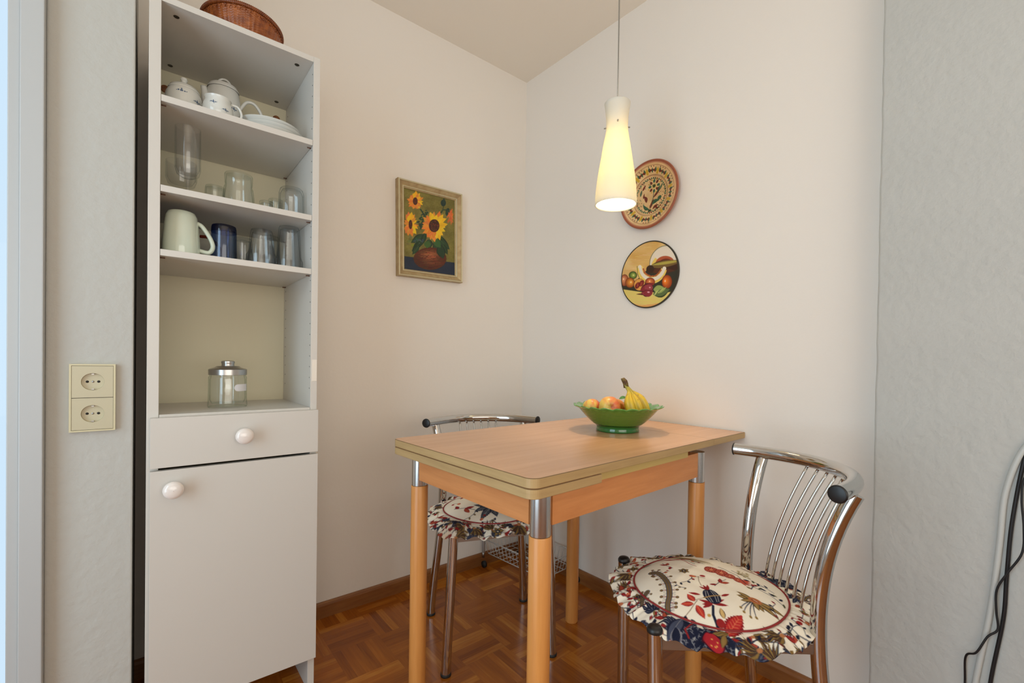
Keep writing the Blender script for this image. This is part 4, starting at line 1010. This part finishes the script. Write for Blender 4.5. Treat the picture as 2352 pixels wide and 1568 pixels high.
def cushion_near_canvas():
    C = Canvas(-.285, -.285, .285, .285, .0007, CR)
    C.a += (smooth_noise(C.h, C.w, 60, 2)[..., None]-.5)*8
    # ruffle filling, denser and darker
    r2 = random.Random(5)
    for k in range(120):
        a = 2*PI*k/60+r2.uniform(-.04, .04); r = .187 if k < 60 else .222; r += r2.uniform(-.008, .008); motif_sprig(C, r*math.cos(a)-.012, r*math.sin(a)+.022, r2.uniform(0, 6.28), r2.uniform(.85, 1.30), r2.choice([0, 0, 1, 3, 3, 3, 4, 2, 5, 5]))
    C.ell(-.01, .022, .172, .166, 0, CR)
    caterpillar(C, [(.016, .150), (.011, .139), (-.012, .131), (-.048, .129), (-.082, .136), (-.104, .146), (-.122, .150)])
    # stem with striped bud and red calyx
    C.line([(-.128, .060), (-.150, .068), (-.174, .068), (-.202, .061)], .0046, NV, .0056)
    for a, l in ((2.9, .030), (3.5, .030), (.35, .026), (-.5, .028), (0., .022)):
        C.leaf(-.122, .058, a+PI/2, l, .008, RD, edge=(110, 26, 34))
    C.ell(-.100, .052, .0235, .0165, .1, NV)
    for k in (-2, -1, 1, 2): C.line([(-.118, .052+k*.0040), (-.100, .052+k*.0060), (-.082, .052+k*.0038)], .0012, (206, 200, 186))
    C.line([(-.104, .070), (-.100, .052), (-.098, .034)], .0030, (170, 132, 80))
    for a in (.2, -.25, .7): C.leaf(-.080, .052, a, .022, .006, RD, edge=(110, 26, 34))
    C.leaf(-.094, .074, 1.1, .024, .007, RD); C.leaf(-.100, .032, -1.2, .022, .007, RD)
    # triple red leaves
    C.line([(-.110, .086), (-.132, .108), (-.150, .132)], .0010, BRN); C.line([(-.108, .090), (-.104, .068)], .0009, BRN)
    for x, y, a, l, w_ in ((-.112, .092, .3, .026, .016), (-.118, .096, 1.35, .026, .015), (-.122, .092, 3.3, .034, .017)): C.leaf(x, y, a, l, w_, (190, 60, 48), edge=(120, 28, 34), vein=(226, 150, 100), jag=1)
    C.leaf(-.140, .120, 2.7, .022, .012, NV, edge=(110, 28, 34)); C.leaf(-.150, .128, 2.2, .020, .011, RD, edge=(60, 28, 40)); C.leaf(-.150, .112, 3.4, .020, .010, NV, edge=(30, 30, 40))
    # big red leaf and companions
    C.leaf(-.192, .058, -.86+.0, .062, .036, (176, 44, 44), edge=(128, 28, 34), vein=(226, 140, 90), jag=1)
    for k in range(6): f = .15+.12*k; x, y = -.192+.062*f*math.cos(-.86), .058+.062*f*math.sin(-.86); C.line([(x, y), (x+.010*math.cos(.1), y+.010*math.sin(.1))], .0009, (224, 140, 92)); C.line([(x, y), (x+.010*math.cos(-1.75), y+.010*math.sin(-1.75))], .0009, (224, 140, 92))
    C.leaf(-.180, .070, 1.55, .040, .014, RD, edge=(110, 28, 34)); C.leaf(-.160, .050, -.1, .026, .011, (206, 170, 110), edge=(80, 56, 40)); C.ell(-.168, .060, .009, .008, 0, RD); C.ell(-.150, .076, .0035, .0035, 0, (196, 150, 80))
    # brown flower with fronds
    for a, l in ((2.75, .055), (2.5, .052), (2.3, .046), (2.95, .05)):
        P = [(-.106+l*f*math.cos(a+.25*f-.4), -.034+l*f*math.sin(a+.25*f-.4)) for f in np.linspace(0, 1, 8)]; C.line(P, .0022, NV, .0010); C.ell(*P[-1], .0034, .0026, 0, OC)
    for a, l, w_ in ((1.2, .034, .013), (.8, .036, .012), (1.7, .030, .011), (3.4, .030, .013), (3.9, .052, .013), (4.3, .060, .013), (3.05, .028, .014)): C.leaf(-.106, -.034, a, l, w_, OC, edge=(60, 50, 44), vein=(206, 176, 120))
    C.ell(-.106, -.036, .0135, .0095, 1.2, (176, 106, 66)); C.ell(-.106, -.036, .008, .0045, 1.2, (150, 80, 50)); C.line([(-.109, -.040), (-.103, -.034)], .0014, (236, 226, 204))
    # red dahlias
    for x, y, r in ((.014, .010, .017), (-.001, -.008, .0165), (-.016, -.021, .013), (-.032, -.033, .011)):
        C.ell(x, y, r, r*.9, 0, (126, 44, 40))
        for k in range(14): C.leaf(x, y, 2*PI*k/14, r*.98, r*.42, (176, 80, 62), edge=(120, 46, 40), vein=(216, 140, 112))
        C.ell(x, y, r*.25, r*.25, 0, (206, 130, 90))
    for k in range(5): C.leaf(-.030, -.035, -2.3+.3*k-.6, .028, .007, (182, 78, 60))
    for k in range(26): a = random.uniform(0, 2*PI); r = .017*math.sqrt(random.random()); C.ell(.004+r*math.cos(a)*1.2, -.060+r*math.sin(a), .0032, .0018, a, (176, 160, 116)); C.line([(.004, -.05), (.004+r*math.cos(a), -.060+r*math.sin(a))], .0006, (130, 110, 70))
    # small sprigs
    for x, y, a, s, k in ((.047, .104, .3, 1.1, 0), (.007, .077, .9, 1.05, 1), (-.036, .082, 2.2, 1., 3), (-.022, .053, 1., 1.2, 4), (-.050, .014, -.9, 1.15, 0), (-.115, -.072, -.4, .9, 3), (-.055, .108, .5, .7, 3), (.06, .03, .4, .8, 4), (-.05, -.07, -1.2, 1.1, 3), (.01, .115, 2., .6, 4)): motif_sprig(C, x, y, a, s, k)
    C.line([(-.021, .053), (-.045, .060), (-.062, .060)], .0009, BRN)
    C.line([(.035, -.015), (-.010, -.04), (-.045, -.045), (-.075, -.085), (-.095, -.10)], .0013, NV); C.line([(.02, -.04), (-.03, -.07), (-.06, -.10)], .0012, NV)
    for k in range(9): f = k/8.; C.leaf(-.03-.06*f, -.06-.045*f, random.uniform(0, 6.28), .014, .0055, random.choice([GN, RD, NV]))
    # plumes at the far edge
    for k in range(46): y0 = random.uniform(-.01, .01); a = -2.35+random.uniform(-.16, .16); l = random.uniform(.06, .12); C.line([(.128, .082+y0), (.128+l*math.cos(a), .082+y0+l*math.sin(a))], .0016, random.choice([OC, (170, 140, 84), (112, 96, 66), NV]), .0006)
    for k in range(26): x = random.uniform(.04, .13); C.line([(x, -.03-(.13-x)*.7), (x-.012, -.045-(.13-x)*.7)], .004, random.choice([(74, 70, 86), NV, (110, 84, 70)]))
    for k in range(4): C.leaf(.105-.006*k, .112-.012*k, -2.2+.2*k, .045, .006, RD); C.leaf(.072+.01*k, .165-.004*k, -1.5, .030, .006, GN)
    C.line([(.085, .060), (.05, .05), (.031, .039)], .0022, RD, .001); C.line([(.08, .053), (.045, .038)], .0018, NV, .001)
    # navy patch on the near ruffle with its red fruit
    navy_patch(C, [(-.150, .118), (-.175, .150), (-.196, .150), (-.222, .126), (-.236, .092), (-.240, .058), (-.205, .050), (-.188, .054), (-.178, .080), (-.166, .108)], (-.204, .088, .020))
    C.leaf(-.186, .052, 1.6, .032, .016, OC, edge=(60, 44, 34), vein=(50, 40, 34)); C.leaf(-.190, .060, 2.6, .030, .014, OC, edge=(60, 44, 34))
    C.leaf(-.140, .126, 2.35, .060, .030, (70, 74, 92), edge=NV, vein=(180, 176, 170)); C.leaf(-.160, .146, 2.9, .045, .022, NV, edge=(140, 136, 140))
    C.line([(-.155, .110), (-.168, .130), (-.186, .128)], .0034, RD)
    # navy patch at the back right ruffle
    navy_patch(C, [(.050, -.150), (.075, -.190), (.060, -.240), (.020, -.245), (-.005, -.215), (.015, -.170), (.030, -.150)])
    caterpillar(C, [(-.045, -.165), (-.035, -.180), (-.020, -.195), (-.010, -.215)], .8); caterpillar(C, [(-.052, .176), (-.066, .190), (-.085, .196)], .7)
    for x, y, a, s, k in ((-.185, -.040, 1.8, 1.4, 2), (-.190, -.075, .2, 1.2, 0), (-.165, -.100, .9, 1.2, 3), (-.215, .020, 1.4, 1.3, 2), (-.228, -.010, 2.1, 1.2, 3), (-.06, .225, 1.2, 1.3, 4), (-.01, .222, .7, 1.4, 0), (.05, .205, 2., 1.3, 2)): motif_sprig(C, x, y, a, s, k)
    return C
def cushion_far_canvas():
    C = Canvas(-.30, -.30, .30, .30, .0008, CR)
    r2 = random.Random(9)
    for k in range(150):
        a = 2*PI*k/50+.06*(k//50); r = (.187, .222, .252)[k//50]; motif_sprig(C, r*math.cos(a)+.012, r*math.sin(a)+.03, r2.uniform(0, 6.28), r2.uniform(1.0, 1.45), r2.choice([0, 0, 1, 3, 3, 4, 2, 5, 5]))
    C.ell(.0, .022, .172, .166, 0, CR)
    for k in range(9): a = 2*PI*k/9+.2; C.leaf(.020, .110, a, .085 if k % 2 else .065, .032, (78, 80, 88), edge=NV, vein=(150, 148, 146), jag=1)
    for k in range(120):
        a = random.uniform(0, 2*PI); r = random.uniform(.005, .05); x, y = .02+r*math.cos(a), .11+r*math.sin(a); C.line([(x, y), (x+.004, y+.003)], .0010, (140, 140, 140))
    navy_patch(C, [(-.03, .10), (-.09, .12), (-.11, .17), (-.05, .19), (-.01, .16)]); C.ell(-.05, .13, .028, .014, -.3, RD); C.ell(-.09, .09, .02, .014, .6, RD)
    for x, y, a, s, k in ((.11, .09, 2.5, 1.9, 0), (.13, .03, 2.0, 1.2, 4), (.10, .14, .4, 1.1, 3), (.05, .02, 1., 1.3, 1), (.09, -.03, .2, 1.4, 0), (-.02, -.02, 1.4, 1.5, 2), (-.10, .0, .6, 1.4, 3), (.0, -.09, 2., 1.5, 1), (.06, .165, .3, 1., 4), (-.09, -.08, 2.4, 1.6, 0), (.05, .185, 0, 1., 3)): motif_sprig(C, x, y, a, s, k)
    for x, y, a, s, k in ((.15, .18, .2, 1.6, 3), (.10, .225, 1.5, 1.5, 2), (.03, .235, 1.9, 1.5, 1), (-.04, .225, 1.2, 1.9, 2), (-.10, .20, 2.2, 2., 2), (.20, .10, .5, 1.5, 0)): motif_sprig(C, x, y, a, s, k)
    return C

def cushion(root_m, canv, label, off, nr1, nr2, na, seed, ZB=.4560, cover=False):
    c0 = root_m @ Vector((off[0], off[1], ZB))
    t = empty('seat_cushion', tuple(c0), label=label, cat='cushion', group='ruffled floral seat cushions')
    canv.soften(); A_ = np.linspace(0, 2*PI, na, endpoint=False); r_ = np.random.RandomState(seed)
    Rp = .163*(1+.02*np.cos(4*A_+.3))+.009*np.cos(A_-2.4); ph = r_.rand(12)*6.28
    gz = lambda a0, w_: np.exp(-(((A_-a0+PI) % (2*PI)-PI)/w_)**2)
    Ro = .219+.020*gz(-1.45, .35)+.016*gz(.75, .35)+.008*gz(1.3, .4)+.0025*np.sin(9*A_+ph[0])+.0022*np.sin(17*A_+ph[1])+.0018*np.sin(31*A_+ph[2])-.010*gz(-.72, .16)-.010*gz(-2.4, .16)
    if cover: Ro = Ro+.022*gz(2.2, .3)+.026*gz(.85, .35)
    RM = np.array(root_m)
    def tow(x, y, z):
        P_ = np.stack([x, y, z, np.ones_like(x)], 1) @ RM.T; return P_[:, :3]
    ox, oy = off
    # pad
    s = np.linspace(.004, 1, nr1)[:, None]; X = ox+s*Rp*np.cos(A_); Y = oy+s*Rp*np.sin(A_)
    Z = ZB+.014+.032*(1-s**2.6)**.8*(1+0*A_)+.0012*np.sin(6*X*20+ph[3])*np.sin(Y*90+ph[4])*(1-s)
    bx_ = (X.ravel(), Y.ravel()); col = canv.sample(X.ravel(), Y.ravel())
    P_ = tow(X.ravel(), Y.ravel(), Z.ravel()); n0 = len(P_)
    Xb, Yb = X[-1], Y[-1]; under = tow(np.concatenate([Xb, ox+(Xb-ox)*.02]), np.concatenate([Yb, oy+(Yb-oy)*.02]), np.full(2*na, ZB+.002))
    F = grid_faces(na, nr1, True); j = np.arange(na); j2 = (j+1) % na
    last = (nr1-1)*na
    F3 = np.stack([last+j, last+j2, n0+j2, n0+j], 1); F4 = np.stack([n0+j, n0+j2, n0+na+j2, n0+na+j], 1)
    part('pad', np.vstack([P_, under]), np.vstack([F, F3, F4]), M['fabric'], t, colors=np.vstack([col, np.tile(s2l(CR), (2*na, 1))]))
    # ruffle: gathered frill, double layered thickness
    s = np.linspace(0, 1, nr2)[:, None]
    g = .0022*np.sin(23*A_+ph[5]+1.2*np.sin(5*A_))+.0018*np.sin(41*A_+ph[6]+1.1*np.sin(7*A_))+.0022*np.sin(11*A_+ph[7])
    R = Rp+.001+(Ro-Rp)*s; tz = ZB+.012-.017*s**1.6+g*(s**.9)*1.5+.0022*np.sin(67*A_+ph[8]+2*np.sin(9*A_))*(s**.5)*(1.1-s)
    th = A_+.018*s*np.sin(19*A_+ph[9])
    X = ox+R*np.cos(th); Y = oy+R*np.sin(th)
    Z = tz+0*X
    if cover:
        for lx in (-.1603, .1603):
            Z = Z+.026*np.exp(-((X-lx)**2+(Y-.1875)**2)/.034**2)
    # the frill rests on the seat's stub legs and rail, never below them
    col = canv.sample(X.ravel(), Y.ravel()); top = tow(X.ravel(), Y.ravel(), Z.ravel()); bot = tow(X.ravel(), Y.ravel(), Z.ravel()-.0012); n1 = len(top)
    F = grid_faces(na, nr2, True); last = (nr2-1)*na
    part('ruffle', np.vstack([top, bot]), np.vstack([F, F[:, ::-1]+n1, np.stack([last+j, last+j2, n1+last+j2, n1+last+j], 1)]), M['fabric'], t, colors=np.vstack([col, col]))
    P_ = tow(ox+(Rp+.0005)*np.cos(A_), oy+(Rp+.0005)*np.sin(A_), np.full(na, ZB+.0155))
    MB().tube([tuple(p) for p in P_[::3]], .0021, 8, closed=True).out('piping', M['piping'], t, label='dark red piping')
    return t
cushion(ch1.matrix_world, cushion_near_canvas(), 'cream floral cushion with red piping and frill on the chair in the foreground', (-.010, .022), 150, 66, 900, 3)
cushion(ch2.matrix_world, cushion_far_canvas(), 'cream floral cushion with a large grey leaf on the chair behind the table', (.012, .030), 90, 40, 600, 8, cover=True)

# ------------------------------------------------------------------ pendant lamp
LX, LY = -.327, -.863
t = empty('pendant_lamp', (LX, LY, 1.503), label='lit pendant lamp with a bottle-shaped opal glass shade over the table', cat='lamp')
def opal(name, dens):
    m, nt, b = nmat(name); nt.nodes.remove(b); out = [n for n in nt.nodes if n.type == 'OUTPUT_MATERIAL'][0]
    tr = nt.nodes.new('ShaderNodeBsdfTranslucent'); df = nt.nodes.new('ShaderNodeBsdfDiffuse'); gl = nt.nodes.new('ShaderNodeBsdfGlossy'); gl.inputs['Roughness'].default_value = .15
    tr.inputs['Color'].default_value = (.95, .84, .44, 1); df.inputs['Color'].default_value = (.86, .84, .78, 1)
    m1 = nt.nodes.new('ShaderNodeMixShader'); m1.inputs[0].default_value = dens; m2 = nt.nodes.new('ShaderNodeMixShader'); m2.inputs[0].default_value = .04
    L(nt, tr.outputs[0], m1.inputs[1]); L(nt, df.outputs[0], m1.inputs[2]); L(nt, m1.outputs[0], m2.inputs[1]); L(nt, gl.outputs[0], m2.inputs[2]); L(nt, m2.outputs[0], out.inputs['Surface'])
    return m
sp = [(.0670, 1.5030), (.0672, 1.512), (.0665, 1.530), (.0640, 1.560), (.0605, 1.590), (.0560, 1.620), (.0505, 1.652), (.0445, 1.690), (.0385, 1.722), (.0350, 1.745), (.0345, 1.762), (.0355, 1.782), (.0380, 1.805), (.0405, 1.822), (.0418, 1.831)]
sp2 = sp+[(.0408, 1.8325)]+[(r-.0028, z) for r, z in reversed(sp)]+[(.0655, 1.5022), (.0670, 1.5030)]
lathe('shade', sp2, (LX, LY, 0), opal('opal_glass', .77), t, 64, auto=None)
bm_ = bpy.data.materials.new('bulb_glow'); bm_.use_nodes = True; nt = bm_.node_tree; nt.nodes.remove(nt.nodes['Principled BSDF'])
em = nt.nodes.new('ShaderNodeEmission'); em.inputs['Color'].default_value = (1, .84, .60, 1); em.inputs['Strength'].default_value = 640; L(nt, em.outputs[0], nt.nodes['Material Output'].inputs['Surface'])
lathe('bulb', [(.0004, 1.630), (.012, 1.633), (.021, 1.642), (.024, 1.655), (.022, 1.670), (.016, 1.685), (.012, 1.698), (.012, 1.704)], (LX, LY, 0), bm_, t, 24, capt=True, auto=None, label='glowing bulb')
lathe('bulb_holder', [(.0135, 1.705), (.0150, 1.708), (.0150, 1.735), (.008, 1.745), (.0035, 1.76)], (LX, LY, 0), M['paper'], t, 24, capb=True, capt=True)
ca = math.atan2(-1.8211-LY, -1.4987-LX)
for k in range(3):
    a = ca+(.05, 1.85, -1.75)[k]; r = Vector((math.cos(a), math.sin(a), 0)); p = Vector((LX, LY, 1.758))
    MB().tube([tuple(p+r*.0340), tuple(p+r*.0425)], .0021, 10).out('fixing_pin', M['satin'], t, label='small metal fixing pin')
MB().tube([(LX, LY, 1.755), (LX+.0005, LY, 2.0), (LX, LY, 2.395)], .0021, 10).out('cord', M['cord'], t)
lathe('ceiling_rose', [(.0005, 2.395), (.010, 2.395), (.030, 2.400), (.045, 2.410), (.048, 2.4245)], (LX, LY, 0), M['satin'], t, 32)

# ------------------------------------------------------------------ wire trolley in the corner
TR = empty('wire_trolley', (-.12, -.225, 0), label='white wire basket trolley on castors in the corner under the table', cat='trolley')
cn = [(-.250, -.030), (-.210, -.425), (-.0060, -.410), (-.030, -.030)]
for x, y in cn:
    g = MB().tube([(x, y, .075), (x, y, .62)], .0078, 14).out('post', M['wire_white'], TR)
    cs = MB().tube([(x, y, .046), (x, y, .0745)], .0060, 12).out('castor_stem', M['satin'], g)
    MB().tube([(x-.006, y-.008, .016), (x+.006, y-.008, .016)], .0155, 20).out('castor_wheel', M['rubber'], cs, label='black castor wheel')
def lerp(a, b, s): return (a[0]+(b[0]-a[0])*s, a[1]+(b[1]-a[1])*s)
def wire_basket(z0, z1, name):
    m = MB(); ins = .012; C_ = (sum(p[0] for p in cn)/4, sum(p[1] for p in cn)/4)
    q = [(x+(C_[0]-x)*.02, y+(C_[1]-y)*.02) for x, y in cn]; qb = [(x+(C_[0]-x)*.12, y+(C_[1]-y)*.10) for x, y in cn]
    for a, b in ((0, 1), (1, 2), (2, 3), (3, 0)):
        m.tube([(*q[a], z1), (*q[b], z1)], .0024, 8); m.tube([(*qb[a], z0), (*qb[b], z0)], .0020, 8)
        n = 16 if a in (0, 2) else 9
        for k in range(n+1):
            s = k/n; u, v = lerp(q[a], q[b], s), lerp(qb[a], qb[b], s); m.tube([(*u, z1), (*v, z0)], .0012, 6)
    for k in range(1, 11): s = k/11; m.tube([(*lerp(qb[0], qb[1], s), z0), (*lerp(qb[3], qb[2], s), z0)], .0013, 6)
    for k in range(1, 4): s = k/4; m.tube([(*lerp(qb[0], qb[3], s), z0-.002), (*lerp(qb[1], qb[2], s), z0-.002)], .0018, 6)
    m.out(name, M['wire_white'], TR)
wire_basket(.068, .135, 'basket'); wire_basket(.290, .355, 'basket'); wire_basket(.51, .575, 'basket')

# ------------------------------------------------------------------ cables on the right
XC = -.04
def cable(name, pts, r, mat, label, cat, flat=None):
    P = spline(pts, 8); o = MB().tube(P, r, 12).out(name, mat); tag(o, label, cat); return o
cable('hose', [(XC-.0060, -3.60, .872), (XC-.0060, -2.60, .868), (XC-.0060, -1.85, .865), (XC-.0060, -1.80, .862), (XC-.0060, -1.7607, .8173), (XC-.0060, -1.7352, .7169), (XC-.0060, -1.728, .5987), (XC-.0060, -1.7165, .4477), (XC-.0060, -1.6952, .2703), (XC-.0060, -1.68, .10), (XC-.0060, -1.67, .012)], .0056, M['hose'],
      'pale grey plastic hose hanging down the rough wall at the far right', 'hose')
cable('power_cable', [(XC-.006, -3.60, .890), (XC-.006, -2.60, .888), (XC-.006, -1.90, .886), (XC-.006, -1.80, .875), (XC-.006, -1.775, .840), (XC-.006, -1.7612, .7891), (XC-.006, -1.7462, .6525), (XC-.006, -1.7405, .5352), (XC-.006, -1.7369, .4371), (XC-.006, -1.7194, .2838), (XC-.006, -1.71, .12), (XC-.006, -1.71, .008)], .0037, M['cable_black'],
      'thick black power cable hanging beside the pale hose', 'cable')
cable('thin_cable', [(XC-.006, -3.60, .850), (XC-.006, -2.60, .846), (XC-.006, -1.90, .842), (XC-.0135, -1.795, .815), (XC-.013, -1.7646, .760), (XC-.013, -1.7600, .71), (XC-.013, -1.7640, .65), (XC-.0135, -1.7625, .595), (XC-.0135, -1.7416, .5434), (XC-.0135, -1.7264, .5008), (XC-.0135, -1.7266, .4521), (XC-.0135, -1.7293, .4142), (XC-.016, -1.714, .3914), (XC-.0195, -1.6973, .3495), (XC-.012, -1.6798, .3287), (XC-.006, -1.6788, .2612), (XC-.006, -1.678, .12), (XC-.006, -1.678, .006)], .0021, M['cable_black'],
      'thin black cable looping across the thick one', 'cable')

# ------------------------------------------------------------------ light
w = bpy.data.worlds.new('World'); SC.world = w; w.use_nodes = True
bg = w.node_tree.nodes['Background']; bg.inputs['Color'].default_value = (*lin((214, 236, 250)), 1); bg.inputs['Strength'].default_value = 1.28
def area(name, loc, size, power, col, rot):
    l = bpy.data.lights.new(name, 'AREA'); l.shape = 'RECTANGLE'; l.size, l.size_y = size; l.energy = power; l.color = col
    o = bpy.data.objects.new(name, l); COL.objects.link(o); o.location = loc; o.rotation_euler = rot; return o
area('window_daylight', (-2.70, -1.40, 1.13), (1.85, 1.15), 27, (.66, .86, 1.), (0, -PI/2, 0))
area('room_fill', (-1.5, -3.3, 1.2), (2.0, 1.4), 32, (1., .94, .85), (PI/2+.62, 0, 0))  # added unseen warm fill behind the camera, tilted up at back wall and ceiling

# ------------------------------------------------------------------ camera
yaw, pitch, roll = .6963, -.0102, .0154
f = Vector((math.sin(yaw)*math.cos(pitch), math.cos(yaw)*math.cos(pitch), math.sin(pitch)))
r = Vector((math.cos(yaw), -math.sin(yaw), 0)); u = r.cross(f)
r2 = r*math.cos(roll)+u*math.sin(roll); u2 = -r*math.sin(roll)+u*math.cos(roll)
cam = bpy.data.cameras.new('camera'); co = bpy.data.objects.new('camera', cam); COL.objects.link(co)
mw = Matrix((r2, u2, -f)).transposed().to_4x4(); mw.translation = (-1.4987, -1.8211, .9888); co.matrix_world = mw
cam.sensor_fit = 'HORIZONTAL'; cam.sensor_width = 36; cam.lens = 1044.01/2352*36
cam.shift_x = -32.08/2352; cam.shift_y = 56.97/2352; cam.clip_start = .02
SC.camera = co
SC.view_settings.view_transform = 'Standard'; SC.view_settings.look = 'None'; SC.view_settings.gamma = 1; SC.view_settings.use_curve_mapping = False
SC.view_settings.exposure = -.31
